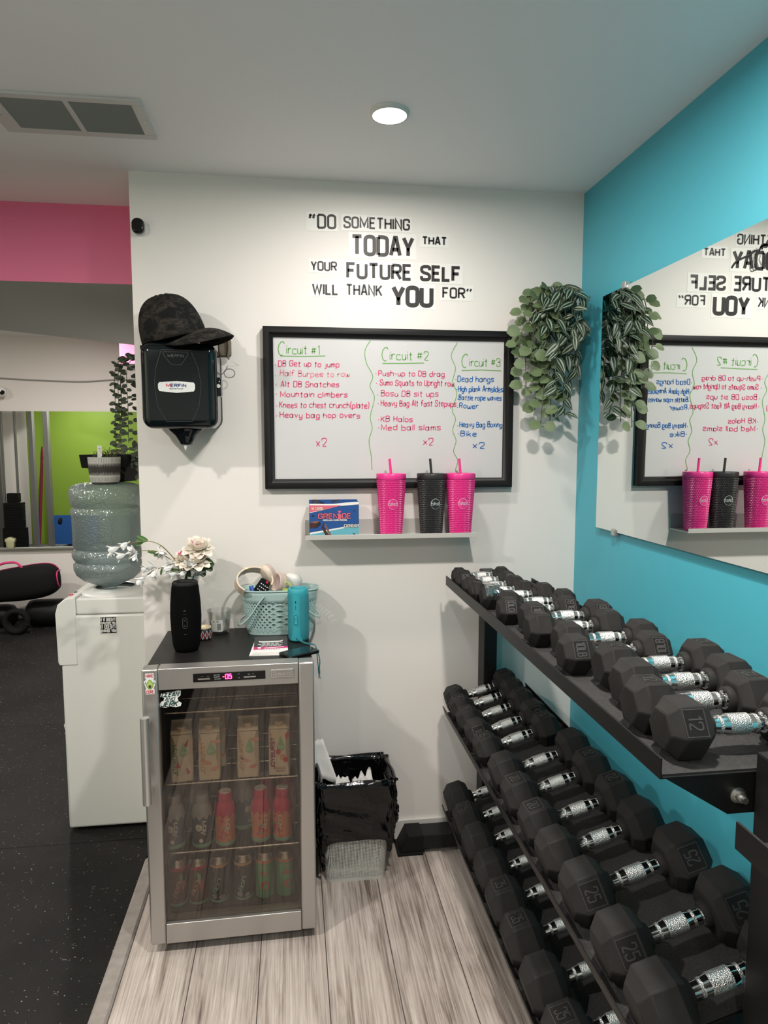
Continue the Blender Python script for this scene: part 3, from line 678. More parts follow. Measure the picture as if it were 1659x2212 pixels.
for s, u, wd, col in (("M", -.037, .011, (.6,.02,.03)), ("ERFIN", -.023, .046, (.02,.03,.16))):
    mb = MB(); text(mb, s, lambda a, b: (a, -.2180, b), .0085, .0024, width=wd, u0=u, v0=.131); mb.build('badge_name', M('badge_ink', col, .5), bd)
mb = MB(); text(mb, "www.merfin.com", lambda a, b: (a, -.2180, b), .0042, .0007, width=.042, u0=-.028, v0=.1235); mb.build('badge_address', m_blkm, bd)
for z in (.030, .118, .205): box('hinge', -w2/2-.007, -w2/2+.004, -.16, -.13, z, z+.042, m_blkm, td, bevel=.003)
lt = box('latch', w2/2-.012, w2/2+.012, -.19, -.13, .105, .165, m_smoke, td, bevel=.006)
MB().lathe([(.0,0),(.006,0),(.006,.004),(0,.004)], 16, t=Matrix.Translation((w2/2+.004,-.1905,.137)) @ Matrix.Rotation(R(90),4,'X')).build('keyhole', m_zinc, lt, smooth=40)
MB().lathe([(.016,-.052),(.019,-.051),(.024,-.040),(.036,-.022),(.052,-.008),(.060,.004),(.060,.012)], 32, c=(.008,-.14,0), sy=.8, cap0=False, cap1=True).build('spout', m_smoke, td, smooth=60)
tp = MB(); tp.grid(16, 5, lambda u, v: (.008+(.011*(1-v)+.002*math.sin(9*u*6.28))*math.cos(u*6.28)-.004*v, -.14+.010*(1-.6*v)*math.sin(u*6.28), -.046-.026*v+.004*math.sin(u*12)*v), wrap=True)
tp.build('towel_tip', M('tissue', (.8,.8,.77), .9), td, smooth=180)

cp = thing('baseball_cap', 'dark camouflage baseball cap lying on the towel dispenser', 'cap', (-.374, 2.362, 1.862), (R(5), R(-9), R(-30)))
m_camo = camo()
cr = MB()
def crown(u, v):
    a = 2*math.pi*u; ph = v*math.pi/2*.985
    k = math.cos(ph)**.72; z = math.sin(ph)**.98
    sag = .012*max(0, math.cos(a))*(1-v)
    return Vector((.112*k*math.cos(a)-.018*z, .084*k*math.sin(a), .152*z+.006*math.sin(2*a)*(1-v)+sag))
cr.grid(48, 16, crown, wrap=True); cr.build('crown', m_camo, cp, smooth=180, solid=.002)
se = MB()
for k in range(6):
    a = k/6+.083; se.tube([crown(a, v/14)*1.006+Vector((0,0,.001)) for v in range(14)], .0009, 5)
se.build('seam', M('cap_seam', (.006,.006,.006), .9), cp)
MB().lathe([(.0,.006),(.006,.005),(.009,.001),(.009,-.002)], 14, c=(-.016,0,.152), cap0=False).build('button', m_camo, cp, smooth=60)
def brim(u, v):
    a = R(-82+164*u); p = crown(a/(2*math.pi), 0)
    e = math.cos(a*.92); d = Vector((1, .22*math.sin(a), 0))
    q = p+d*(.100*v*max(.02, e**.6)); q.z += -.024*math.sin(a)**2-.042*v*v*e+.004
    return q
bm_ = MB(); bm_.grid(30, 8, brim); bm_.build('brim', m_camo, cp, smooth=180, solid=.004)
MB().box(-.128,-.106,-.022,.022,-.004,.014).build('strap', m_blkm, cp, bevel=.003)

kc = thing('key_pouch', 'khaki key pouch with wire rings hanging beside the towel dispenser', 'key holder', (-.222, 2.44, 1.90))
m_kh = M('khaki_webbing', (.15,.125,.09), .9, bump=.3, bscale=400)
mb = MB(); mb.prism(rrect(.044, .062, .010, cy=-.045), -.012, .012, lambda u, v, w: (u, w, v)); mb.build('pouch', m_kh, kc, bevel=.006, smooth=50)
mb = MB(); mb.tube(smoothpath([Vector(q) for q in ((.012,-.02,-.01),(.016,-.022,-.04),(.012,-.02,-.075),(.016,-.02,-.085))]), .0035, 6); mb.build('webbing_loop', m_kh, kc, smooth=60)
mb = MB(); mb.tube([(.012,-.022,-.082),(.046,-.022,-.106),(.010,-.022,-.108)], .0011, 6, closed=True); mb.build('wire_triangle', m_zinc, kc, smooth=60)
mb = MB(); mb.tube([(.016+.018*math.cos(a*.349), -.022, -.132+.015*math.sin(a*.349)) for a in range(18)], .0016, 6, closed=True)
mb.tube([(.010,-.022,-.1085),(.004,-.022,-.122),(-.014,-.022,-.141)], .0016, 6); mb.build('cable_ring', M('grey_cable', (.2,.2,.19), .5), kc, smooth=60)

# ================================================================= dumbbell rack
YN, YF = .918, 2.36
rk = thing('dumbbell_rack', 'three-tier black steel dumbbell rack along the teal wall', 'dumbbell rack', (.69, 1.64, 0))
O_ = Vector((.69, 1.64, 0))
def rb_(mb, nm, mt, par=rk, **k):
    mb.v = [tuple(Vector(v)-O_) for v in mb.v]; return mb.build(nm, mt, par, **k)
for y0, y1 in ((2.39, 2.47), (.84, .915)):
    rb_(MB().box(.693, .743, y0, y1, .07, 1.064), 'upright', m_black, bevel=.004)
    rb_(MB().box(.455, 1.0, y0-.002, y1+.002, .018, .072), 'foot', m_black, bevel=.004)
    cap = MB(); cap.prism([(.380,.012),(.470,.012),(.470,.075),(.412,.075)], y0-.006, y1+.006, lambda x, z, y: (x, y, z)); cap.box(.372,.470,y0-.010,y1+.010,0,.012)
    rb_(cap, 'foot_cap', m_blkm, bevel=.003)
TILT = R(16)
def tray(px, pz, tilt, near, far):
    # profile in (depth, height) turned by the tilt and run along the rack
    c, s = math.cos(tilt), math.sin(tilt)
    f = lambda a, b, y: (px+a*c-b*s, y, pz+a*s+b*c)
    t = MB(); Lh = .034
    t.prism([(0,0),(0,Lh),(.0035,Lh),(.0035,.0035),(.3165,.0035),(.3165,.018),(.32,.018),(.32,0)], near, far, f)
    o = rb_(t, 'tray', m_black, bevel=.0012)
    l = MB(); l.prism([(.006,.0037),(.006,.0062),(.314,.0062),(.314,.0037)], near+.004, far-.004, f)
    rb_(l, 'tray_liner', m_pad, par=o)
    g = MB()
    for y in (near+.003, far-.003):
        gf_ = lambda a, b, w: f(a, b, w)
        g2 = MB(); g2.prism([(.012,-.001),(.30,-.001),(.30,-.05),(.19,-.064),(.115,-.064)], y, y+.004, gf_); rb_(g2, 'end_gusset', m_black)
        b = MB(); q = Vector(f(.130, -.034, y)); dy = -1 if y < 1.5 else 1
        T = Matrix.Translation(q) @ Matrix.Rotation(R(90), 4, 'X') if dy < 0 else Matrix.Translation(q+Vector((0,.004,0))) @ Matrix.Rotation(R(-90), 4, 'X')
        b.lathe([(.0125,0),(.0125,.002),(.0085,.003),(.0085,.011),(.005,.0115),(.005,.020),(.0,.020)], 20, t=T, cap1=False); rb_(b, 'bolt', m_zinc, smooth=40)
    return f
f_top = tray(.540, 1.027, 0, YN, YF)
f_mid = tray(.541, .548, TILT, YN+.03, YF)
f_bot = tray(.541, .172, TILT, YN+.03, YF)

# a second rack carries on towards the camera; only its far tip shows
r2 = thing('dumbbell_rack', 'empty black tray end of the next rack at the right edge of view', 'dumbbell rack', (.69, .3, 0))
def r2b(mb, nm, mt, **k):
    mb.v = [tuple(Vector(v)-Vector((.69,.3,0))) for v in mb.v]; return mb.build(nm, mt, r2, **k)
t = MB(); t.prism([(0,0),(0,.035),(.0035,.035),(.0035,.0035),(.3165,.0035),(.3165,.035),(.32,.035),(.32,0)], -.5, .742, lambda a, b, y: (.540+a, y, 1.027+b)); r2b(t, 'tray', m_black)
for y0, y1 in ((.70, .76), (-.5, -.42)):
    r2b(MB().box(.705, .745, y0, y1, .07, 1.026), 'upright', m_black); r2b(MB().box(.60, 1.0, y0-.002, y1+.002, 0, .072), 'foot', m_black)

# ----------------------------------------------------------------- dumbbells
SPEC = {'5': (.062, .050, .104), '8': (.072, .058, .110), '10': (.081, .066, .114), '12': (.089, .074, .116),
        '15': (.089, .072, .122), '20': (.101, .081, .124), '25': (.111, .088, .126), '27.5': (.114, .088, .126), '30': (.118, .091, .126), '35': (.122, .096, .126)}
TXT = {'5': '5LB', '8': '8LB', '10': '10LB', '12': '12', '15': '15', '20': '20', '25': '25', '27.5': '27.5', '30': '30', '35': '35'}
DM = {}
def dumbbell_meshes(w):
    if w in DM: return DM[w]
    af, hl, gl = SPEC[w]; ap = af/2; rv = ap/math.cos(R(30))
    h = MB(); secs = [(-hl/2, .66), (-hl/2+.006, .74), (-hl*.24, 1), (hl*.27, 1), (hl/2-.005, .80), (hl/2, .70)]
    vs = []; 
    for x, s in secs:
        for k in range(6): vs.append((x, rv*s*math.cos(R(60*k)), rv*s*math.sin(R(60*k))))
    fs = [tuple(reversed(range(6))), tuple(range(30, 36))]
    for i in range(5):
        for k in range(6): fs.append((i*6+k, i*6+(k+1) % 6, (i+1)*6+(k+1) % 6, (i+1)*6+k))
    h.add(vs, fs)
    # rubber collar on the inner side (+x)
    h.lathe([(.024, 0), (.023, .008), (.020, .013)], 20, t=Matrix.Translation((hl/2-.001,0,0)) @ Matrix.Rotation(R(90),4,'Y'), cap0=False)
    n = MB(); z = ap+.0004
    pw, ph = min(.046, rv*.80), hl*.47
    fr = lambda u, v: (v, -u, z)
    n.ribbon([(-pw/2,-ph/2),(pw/2,-ph/2),(pw/2,ph/2),(-pw/2,ph/2)], .0014, fr, closed=True)
    tx = TXT[w]; text(n, tx, lambda u, v: (v, -u, z+.0003), ph*.62, .0028, width=pw*(.5 if len(tx) < 3 else .78), u0=-pw*(.25 if len(tx) < 3 else .39), v0=-ph*.31)
    p = MB(); p.poly([(-ph/2+.0005,pw/2-.0005,z-.0002),(-ph/2+.0005,-pw/2+.0005,z-.0002),(ph/2-.0005,-pw/2+.0005,z-.0002),(ph/2-.0005,pw/2-.0005,z-.0002)])
    g = MB(); L = gl/2; T = Matrix.Rotation(R(90),4,'Y')
    g.lathe([(.0145,-L-.002),(.0145,-L+.008),(.0165,-L+.009),(.0165,-L+.012),(.0125,-L+.013),(.0130,-L*.62),(.0158,-L*.36),(.0165,0),(.0158,L*.36),(.0130,L*.62),(.0125,L-.013),(.0165,L-.012),(.0165,L-.009),(.0145,L-.008),(.0145,L+.002)], 28, t=T)
    k = MB()
    for a, b, r in ((-.32, .32, .0172), (-.60, -.48, .0150), (.48, .60, .0150)):
        k.lathe([(.012, L*a), (r, L*a+.001), (r, L*b-.001), (.012, L*b)], 28, t=T, cap0=False, cap1=False)
    def mk(mb, nm, mt, sm=None, bev=0):
        o = mb.build(nm, mt, smooth=sm, bevel=bev); me = o.data; mods = bool(bev)
        return o
    DM[w] = (h, n, p, g, k, {})
    return DM[w]
m_num = M('raised_number_rubber', (.040,.038,.036), .5, bump=.1, bscale=300); m_plate = M('number_plate_rubber', (.017,.0165,.016), .6, spec=.1)
PROTO = {}
def dumbbell(w, pos, tilt, roll, label, group, yaw=0, tape=False):
    af, hl, gl = SPEC[w]
    if w not in PROTO:
        h, n, p, g, k, _ = dumbbell_meshes(w)
        root = thing('dumbbell', label, 'dumbbell')
        hd = g.build('handle', m_chrome, root, smooth=50); k.build('knurled_grip', m_knurl, hd, smooth=40)
        off = gl/2+hl/2
        for s in (-1, 1):
            o = h.build('head', m_rub, root, bevel=.0025, bseg=2, smooth=35)
            o.location = (s*off, 0, 0); o.rotation_euler = (0, 0, 0 if s < 0 else math.pi)
            q = n.build('weight_number', m_num, o); p.build('number_plate', m_plate, o)
        PROTO[w] = root
        for c in root.children: c.location.z += af/2
    else:
        src = PROTO[w]; root = src.copy(); C.objects.link(root)
        for ch in list(src.children):
            c = ch.copy(); C.objects.link(c); c.parent = root
            for gch in list(ch.children):
                d = gch.copy(); C.objects.link(d); d.parent = c
    i = 0
    for c in root.children:
        if c.name.split('.')[0] == 'head':
            c.rotation_mode = 'XYZ'
            left = c.location.x < 0
            # number faces: roll in sixths about the bar axis
            c.rotation_euler = (R(60*roll if left else -60*roll), 0, 0 if left else math.pi)
    e = Matrix.Translation(pos) @ Matrix.Rotation(-tilt, 4, 'Y') @ Matrix.Rotation(R(yaw), 4, 'Z')
    root.location = e.translation; root.rotation_euler = e.to_euler()
    root['label'] = label; root['category'] = 'dumbbell'; root['group'] = group
    return root
ORD = ['', 'first', 'second', 'third', 'fourth', 'fifth', 'sixth', 'seventh', 'eighth', 'ninth', 'tenth', 'eleventh', 'twelfth', 'thirteenth', 'fourteenth', 'fifteenth', 'sixteenth']
TOP = [('5',2.315,.655,0,0),('5',2.230,.650,1,0),('5',2.145,.650,0,2),('5',2.065,.652,0,0),('8',1.975,.674,0,0),('8',1.880,.700,0,0),('8',1.795,.672,1,-2),
       ('10',1.695,.712,1,1),('10',1.590,.690,0,0),('10',1.485,.722,2,0),('10',1.385,.694,1,0),('12',1.283,.742,0,-1),('12',1.180,.730,2,0),('12',1.082,.704,0,0),('12',.983,.706,1,0)]
for i, (w, y, x, rl_, yw) in enumerate(TOP):
    n_ = len(TOP)-i
    lab = ('%s-pound rubber hex dumbbell, nearest the camera on the rack top shelf' % w if n_ == 1 else
           '%s-pound rubber hex dumbbell, farthest back on the rack top shelf' % w if i == 0 else
           '%s-pound rubber hex dumbbell, %s from the white wall on the top shelf' % (w, ORD[i+1]))
    d = dumbbell(w, (x, y, 1.0334), 0, rl_, lab, 'hex dumbbells on the top shelf', yw)
# torn clear tape clings to one small dumbbell
tpm = glassy('clear_tape', (.93,.93,.93), .40, .10)
c0 = [c for c in bpy.data.objects if c.get('label', '').startswith('8-pound') and 'fifth' in c['label']][0]
hd = [c for c in c0.children if c.name.startswith('head') and c.location.x < 0][0]
mb = MB(); rv = .036/math.cos(R(30))+.0012
rnd = random.Random(4)
mb.grid(8, 14, lambda u, v: (-.024+.046*u, (rv*.93+rnd.uniform(0,.0022))*math.cos(R(10+170*v)), (rv*.93+rnd.uniform(0,.0022))*math.sin(R(10+170*v))))
mb.build('peeling_tape', tpm, hd)
ax = lambda f, a, y, t: Vector(f(a, .0064, y))
MID = [('15',2.343,.148),('15',2.250,.146),('15',2.148,.146),('15',2.040,.147),('15',1.936,.146),('20',1.765,.158),('20',1.640,.156),('20',1.505,.157),('20',1.385,.156),('25',1.243,.166),('25',1.090,.166),('25',.960,.166)]
for i, (w, y, a) in enumerate(MID):
    lab = ('%s-pound rubber hex dumbbell, %s from the white wall on the middle shelf' % (w, ORD[i+1]) if 0 < i < len(MID)-1 else
           '%s-pound rubber hex dumbbell, %s on the middle shelf' % (w, 'next to the white wall' if i == 0 else 'nearest the camera'))
    dumbbell(w, ax(f_mid, a, y, 0), TILT, (0, 0, 0, 1, 0, 2, 0, 0, 2, 1, 1, 2)[i], lab, 'hex dumbbells on the middle shelf')
BOT = [('27.5',2.300,.165),('27.5',2.160,.165),('30',2.020,.165),('30',1.875,.166),('35',1.735,.168),('35',1.593,.168),('35',1.440,.168),('35',1.295,.168)]
for i, (w, y, a) in enumerate(BOT):
    lab = ('%s-pound rubber hex dumbbell, %s from the white wall on the bottom shelf' % (w, ORD[i+1]) if 0 < i < len(BOT)-1 else
           '%s-pound rubber hex dumbbell, %s on the bottom shelf' % (w, 'next to the white wall' if i == 0 else 'nearest the camera'))
    dumbbell(w, ax(f_bot, a, y, 0), TILT, (2, 0, 2, 2, 0, 0, 2, 0)[i], lab, 'hex dumbbells on the bottom shelf')

# ================================================================= glass-door fridge
FR = thing('mini_fridge', 'stainless steel glass-door drinks fridge standing on the wood floor', 'fridge', (-.435, 1.990, 0), (0, 0, R(.88)))
m_fin = M('fridge_liner', (.035,.029,.025), .5); m_ftop = M('fridge_top_black', (.011,.0105,.010), .42, bump=.1, bscale=500, spec=.3)
cb = MB(); o_, i_ = (.006, .484, .056, .474, .03, .860), (.042, .448, .056, .44, .075, .825)
def shell(b, a, c):
    x0,x1,y0,y1,z0,z1 = a; p0,p1,q0,q1,r0,r1 = c
    V = [(x0,y0,z0),(x1,y0,z0),(x1,y0,z1),(x0,y0,z1),(x0,y1,z0),(x1,y1,z0),(x1,y1,z1),(x0,y1,z1),
         (p0,q0,r0),(p1,q0,r0),(p1,q0,r1),(p0,q0,r1),(p0,q1,r0),(p1,q1,r0),(p1,q1,r1),(p0,q1,r1)]
    b.add(V, [(0,1,9,8),(1,2,10,9),(2,3,11,10),(3,0,8,11)]+[(1,0,4,5),(2,1,5,6),(3,2,6,7),(0,3,7,4),(5,4,7,6)], 0)
    b.add(V, [(8,9,13,12),(9,10,14,13),(10,11,15,14),(11,8,12,15),(12,13,14,15)], 1)
shell(cb, o_, i_); cb.build('cabinet', [m_blkm, m_fin], FR)
for x in (.04, .45):
    for y in (.08, .44): MB().lathe([(.018,0),(.018,.012),(.012,.013),(.012,.031)], 16, c=(x,y,0)).build('leveling_foot', m_blkm, FR, smooth=40)
box('top_panel', -.002, .491, .058, .476, .860, .8675, m_ftop, FR, bevel=.002)
door = box('door_stile', -.002, .0435, 0, .05, .033, .882, m_steelv, FR, bevel=.005)
box('door_stile', .4475, .493, 0, .05, .033, .882, m_steelv, FR, bevel=.005)
box('door_rail', .0442, .4468, 0.0004, .05, .8185, .882, m_steel, FR, bevel=.002); box('door_rail', .0442, .4468, .0004, .05, .033, .0955, m_steel, FR, bevel=.002)
box('door_back', .002, .489, .0505, .0555, .036, .10, m_blkm, FR); box('door_back', .002, .489, .0505, .0555, .815, .858, m_blkm, FR)
box('door_back', .002, .05, .0505, .0555, .10, .815, m_blkm, FR); box('door_back', .442, .489, .0505, .0555, .10, .815, m_blkm, FR)
mb = MB(); mb.box(.0436, .4474, .012, .016, .0955, .8185); mb.build('door_glass', glassy('smoked_door_glass', (.85,.80,.74), .03, .02), FR)
hb = MB(); hb.tube([(.012,-.045,.500),(.012,-.045,.757)], .0125, 20); hnd = hb.build('handle', brushed('brushed_handle', (.66,.64,.61), 'z'), FR, smooth=50)
for z in (.528, .730): MB().tube([(.012,-.040,z),(.012,.002,z)], .009, 14).build('handle_post', m_chrome, hnd, smooth=50)
pn = box('control_panel', .143, .350, -.0015, .004, .8385, .8635, m_blk, FR)
ff = lambda u, v, c=0: (u, -.0019-c*.0004, v)
led = M('red_led', (.3,0,.02), .5, emit=(1,.03,.16), es=9)
mb = MB(); text(mb, "05", ff, .0135, .0026, width=.017, u0=.235, v0=.8445, r=.9); text(mb, "+", ff, .009, .0016, width=.005, u0=.2265, v0=.8465); o = mb.build('digits', led, pn); o['label'] = 'glowing red temperature digits'
mb = MB()
for x in (.165, .1825, .296, .3135): mb.box(x-.0085, x+.0085, -.0035, -.0015, .8455, .8495)
mb.build('buttons', m_zinc, pn)
mb = MB()
for x, z, s in ((.202,.856,"HIGH ALARM"),(.202,.850,"ON/DEFROST"),(.204,.844,"LOW ALARM"),(.300,.8535,"F/C"),(.312,.8545,"+"),(.166,.8535,"+"),(.183,.8535,"-"),(.270,.856,"- F"),(.270,.845,"- C")): text(mb, s, ff, .0022, .0005, width=.017 if len(s) > 5 else .005, u0=x, v0=z)
mb.build('panel_marks', M('panel_print', (.5,.5,.5), .5), pn)
bd = MB(); bd.prism(rrect(.068, .025, .004, cx=.399, cy=.853), 0, -.003, lambda u, v, w: (u, w, v)); bdo = bd.build('badge', M('badge_steel', (.45,.44,.43), .3, metal=.9), FR, bevel=.001)
mb = MB(); mb.ribbon(rrect(.064, .021, .003, cx=.399, cy=.853), .0016, lambda u, v: (u, -.0034, v), closed=True); text(mb, "Cuisinart", lambda u, v: (u, -.0034, v), .0105, .0013, width=.050, u0=.373, v0=.8482, slant=.2, r=2.4); mb.build('badge_name', m_chrome, bdo)
# stickers on the door
m_sw = M('sticker_white', (.80,.79,.76), .4); m_av1 = M('sticker_green', (.16,.33,.04), .45); m_av2 = M('sticker_pale_green', (.42,.60,.16), .45); m_avb = M('sticker_brown', (.09,.035,.015), .45); m_avr = M('sticker_red', (.62,.06,.09), .45)
sk = MB(); outl = [(-.012,.000),(.012,.000),(.013,.014),(.010,.016),(.013,.024),(.017,.038),(.012,.042),(.010,.046),(.013,.048),(.012,.062),(-.012,.062),(-.013,.048),(-.010,.046),(-.012,.042),(-.017,.038),(-.013,.024),(-.010,.016),(-.013,.014)]
sx, sz = .0215, .809
sk.poly([(sx+u, -.0006, sz+v) for u, v in outl]); sko = sk.build('sticker', m_sw, FR); sko['label'] = 'HARD CORE avocado sticker'
ell = lambda cx_, cz_, a, b, n=24: [(cx_+a*math.cos(2*math.pi*k/n), cz_+b*math.sin(2*math.pi*k/n)) for k in range(n)]
pear = lambda s: [(s*(.0098-.0038*max(0, math.sin(t)))*math.cos(t), .029+s*.0145*math.sin(t)) for t in [2*math.pi*k/28 for k in range(28)]]
def dec(par, nm, mt, polys, y):
    b = MB()
    for pp in polys: b.poly([(u, y, v) for u, v in pp])
    return b.build(nm, mt, par)
dec(sko, 'avocado_skin', m_av1, [[(sx+u, sz+v) for u, v in pear(1)]], -.0009); dec(sko, 'avocado_flesh', m_av2, [[(sx+u, sz+v) for u, v in pear(.82)]], -.0011)
dec(sko, 'avocado_stone', m_avb, [ell(sx, sz+.023, .0042, .0048)], -.0013)
mb = MB(); aff = lambda u, v: (u, -.0013, v)
for s in (-1, 1): mb.ribbon([(sx+s*.008, sz+.030), (sx+s*.013, sz+.033), (sx+s*.0105, sz+.038)], .0012, aff); mb.ribbon([(sx+s*.003-.0006, sz+.037), (sx+s*.003+.0006, sz+.037)], .0012, aff)
mb.build('avocado_face', m_blkm, sko)
mb = MB(); text(mb, "HARD", aff, .0085, .0014, width=.020, u0=sx-.010, v0=sz+.0505); mb.build('sticker_lettering', m_avr, sko); mb = MB(); text(mb, "CORE", aff, .0085, .0014, width=.020, u0=sx-.010, v0=sz+.003); mb.build('sticker_lettering', m_avr, sko)
sk = MB(); sk.poly([(x, .0112, z) for x, z in [(.046,.765),(.062,.762),(.074,.766),(.090,.762),(.104,.765),(.107,.774),(.098,.780),(.096,.790),(.104,.797),(.106,.811),(.096,.812),(.084,.809),(.070,.808),(.050,.805),(.047,.796),(.058,.791),(.056,.783),(.050,.781),(.045,.774)]])
sk2 = sk.build('sticker', m_sw, FR); sk2['label'] = 'CLEAN AND JERK lettered sticker'
m_dg = M('sticker_dark_green', (.012,.06,.055), .45)
mb = MB(); af2 = lambda u, v: (u, .0108, v)
text(mb, "CLEAN", af2, .0115, .0028, width=.046, u0=.051, v0=.7950, slant=.35, r=1); text(mb, "AND", af2, .009, .0020, width=.026, u0=.060, v0=.7825, slant=.35, r=1); text(mb, "JERK", af2, .0135, .0032, width=.044, u0=.049, v0=.7660, slant=.35, r=1)
mb.build('sticker_lettering', m_dg, sk2)
# wire shelves
m_wire = M('chrome_wire', (.55,.53,.50), .25, metal=.9)
SH = (.717, .491, .269)
for z in SH:
    mb = MB()
    for y in (.082, .20, .31, .42): mb.tube([(.043,y,z),(.447,y,z)], .0026, 6)
    for k in range(27): x = .052+k*.0150; mb.tube([(x,.082,z+.003),(x,.42,z+.003)], .0012, 4)
    mb.build('wire_shelf', m_wire, FR, smooth=60)
for z in (.62, .40): 
    mb = MB(); mb.tube([(.05,.436,z),(.44,.436,z)], .002, 6); mb.build('rear_guard', m_wire, FR)

# ----------------------------------------------------------------- drinks inside
Fm = Matrix.Translation((-.435,1.990,0)) @ Matrix.Rotation(R(.88),4,'Z')
def at(x, y, z): return tuple(Fm @ Vector((x, y, z)))
PM = {k: M('print_'+k, v, .45) for k, v in dict(cream=(.66,.58,.46), tan=(.58,.36,.22), dgreen=(.10,.22,.08), lgreen=(.28,.48,.28), red=(.52,.05,.06), maroon=(.24,.01,.07), peach=(.66,.30,.19), grey=(.30,.31,.34), navy=(.035,.07,.115), mint=(.22,.46,.36), hot=(.50,.02,.09), orange=(.58,.20,.11), white=(.72,.70,.66), brown=(.10,.035,.02), black=(.012,.011,.012), green=(.12,.34,.17), gold=(.50,.32,.16), beige=(.62,.50,.36)).items()}
CAN_TOP = M('can_aluminium', (.55,.54,.52), .25, metal=1)
CM = {}
def carton(x, y, label, word, fruit, yaw=0):
    t = thing('drink_carton', label, 'carton', at(x, y, SH[1]+.0045), (0, 0, R(yaw)), 'cartons on the upper fridge shelf')
    w = .0325; b = MB(); H_ = .148
    secs = [(0,1,1),(.02,1,1),(.075,1.0,.92),(.128,1,1),(H_,.97,.97)]
    vs = []
    for z, s, cxx in secs:
        ch = .012 if .02 < z < .13 else .004
        for (sx_, sy_) in ((1,-1),(1,1),(-1,1),(-1,-1)):
            a = (sx_*w*s, sy_*(w*s-ch)) if sx_*sy_ < 0 else (sx_*(w*s-ch), sy_*w*s); c = (sx_*(w*s-ch), sy_*w*s) if sx_*sy_ < 0 else (sx_*w*s, sy_*(w*s-ch))
            pr = [(a[0],a[1],z),(c[0],c[1],z)]
            if (sx_, sy_) == (1,-1): pr = [(w*s-ch,-w*s,z),(w*s,-w*s+ch,z)]
            elif (sx_, sy_) == (1,1): pr = [(w*s,w*s-ch,z),(w*s-ch,w*s,z)]
            elif (sx_, sy_) == (-1,1): pr = [(-w*s+ch,w*s,z),(-w*s,w*s-ch,z)]
            else: pr = [(-w*s,-w*s+ch,z),(-w*s+ch,-w*s,z)]
            vs += pr
    fs = [tuple(reversed(range(8)))]
    for i in range(len(secs)-1):
        for k in range(8): fs.append((i*8+k, i*8+(k+1) % 8, (i+1)*8+(k+1) % 8, (i+1)*8+k))
    b.add(vs, fs)
    b.add([(-w*.97,-w*.97+.004,H_),(w*.97,-w*.97+.004,H_),(w*.97,w*.97-.004,H_+.020),(-w*.97,w*.97-.004,H_+.020),(-w*.97,w*.97,H_),(w*.97,w*.97,H_)], [(0,1,2,3),(1,5,2),(0,3,4),(4,3,2,5)])
    b.box(-w*.97, w*.97, w*.85, w*.97, H_+.012, H_+.026)
    b.build('carton_body', PM['cream'], t)
    c = MB(); c.lathe([(.0145,0),(.0145,.016),(.013,.0175),(0,.0175)], 24, t=Matrix.Translation((0,-.006,H_+.006)) @ Matrix.Rotation(R(16),4,'X'), cap1=False); c.build('cap', PM['beige'], t, smooth=40)
    f = lambda u, v, e=0: (u, -w-.0007-e*.0003, v)
    sd = MB(); text(sd, "JOYBURST", lambda u, v: f(-v, u, 1), .0115, .0030, width=.100, u0=.022, v0=.0135, r=1.7); sd.build('printed_name', PM[word], t)
    dp = MB(); dp.poly([f(.006+.0135*math.cos(a)*(1 if math.sin(a) < 0 else math.cos(a)**0), .092+.0135*math.sin(a), 1) for a in [math.pi+k*math.pi/12 for k in range(13)]]+[f(.006,.127,1)]); dp.build('printed_drop', PM['lgreen'], t)
    mb = MB(); text(mb, "Clean", lambda u, v: f(u, v, 2), .007, .0008, width=.019, u0=-.0035, v0=.089, slant=.3); mb.build('printed_word', PM['white'], t)
    mb = MB()
    if fruit == 'melon':
        for cx_, cz_, r_ in ((.020,.122,0),(-.012,.058,1),(.012,.034,2)): mb.poly([f(cx_+.013*math.cos(R(a)), cz_+.013*math.sin(R(a)), 1) for a in range(200+r_*40, 275+r_*40, 15)]+[f(cx_, cz_+.012, 1)])
        mb.build('printed_fruit', PM['red'], t)
    elif fruit == 'peach':
        for cx_, cz_, r_ in ((.022,.126,0),(-.004,.060,330),(.014,.040,30)):
            mb.poly([f(cx_+.014*math.cos(R(a+r_)), cz_+.011*math.sin(R(a+r_)), 1) for a in range(180, 361, 15)])
        mb.build('printed_fruit', PM['peach'], t)
    else:
        for cx_, cz_ in ((.026,.128),(-.002,.076),(.021,.050)): mb.poly([f(u, v, 2) for u, v in ell(cx_, cz_, .0075, .009, 14)])
        mb.build('printed_fruit', PM['red'], t)
        mb = MB(); mb.poly([f(u, v, 1) for u, v in ell(.012, .058, .010, .010, 16)]); mb.build('printed_fruit', PM['peach'], t)
    if word == 'maroon':
        mb = MB()
        for z in (.026,.022,.016,.012): mb.ribbon([(-.010, z), (.020, z)], .0012, lambda u, v: f(u, v, 1))
        mb.build('printed_lines', PM['maroon'], t)
carton(.088, .120, 'watermelon drink carton at the left of the upper fridge shelf', 'dgreen', 'melon', 6)
carton(.172, .120, 'peach drink carton second from left on the upper fridge shelf', 'tan', 'peach', 2)
carton(.290, .120, 'peach drink carton third from left on the upper fridge shelf', 'tan', 'peach', 0)
carton(.388, .120, 'strawberry drink carton with maroon name at the right of the shelf', 'maroon', 'berry', -4)
carton(.180, .205, 'drink carton behind the second carton on the upper fridge shelf', 'black', 'peach', 5)
def cylf(r, z0=0, e=.0004): return lambda u, v: ((r+e)*math.sin(u/r), -(r+e)*math.cos(u/r), z0+v)
BP = [(.026,0),(.0305,.004),(.0315,.018),(.0295,.030),(.0300,.055),(.0318,.085),(.0315,.108),(.0285,.126),(.0215,.140),(.0195,.146)]
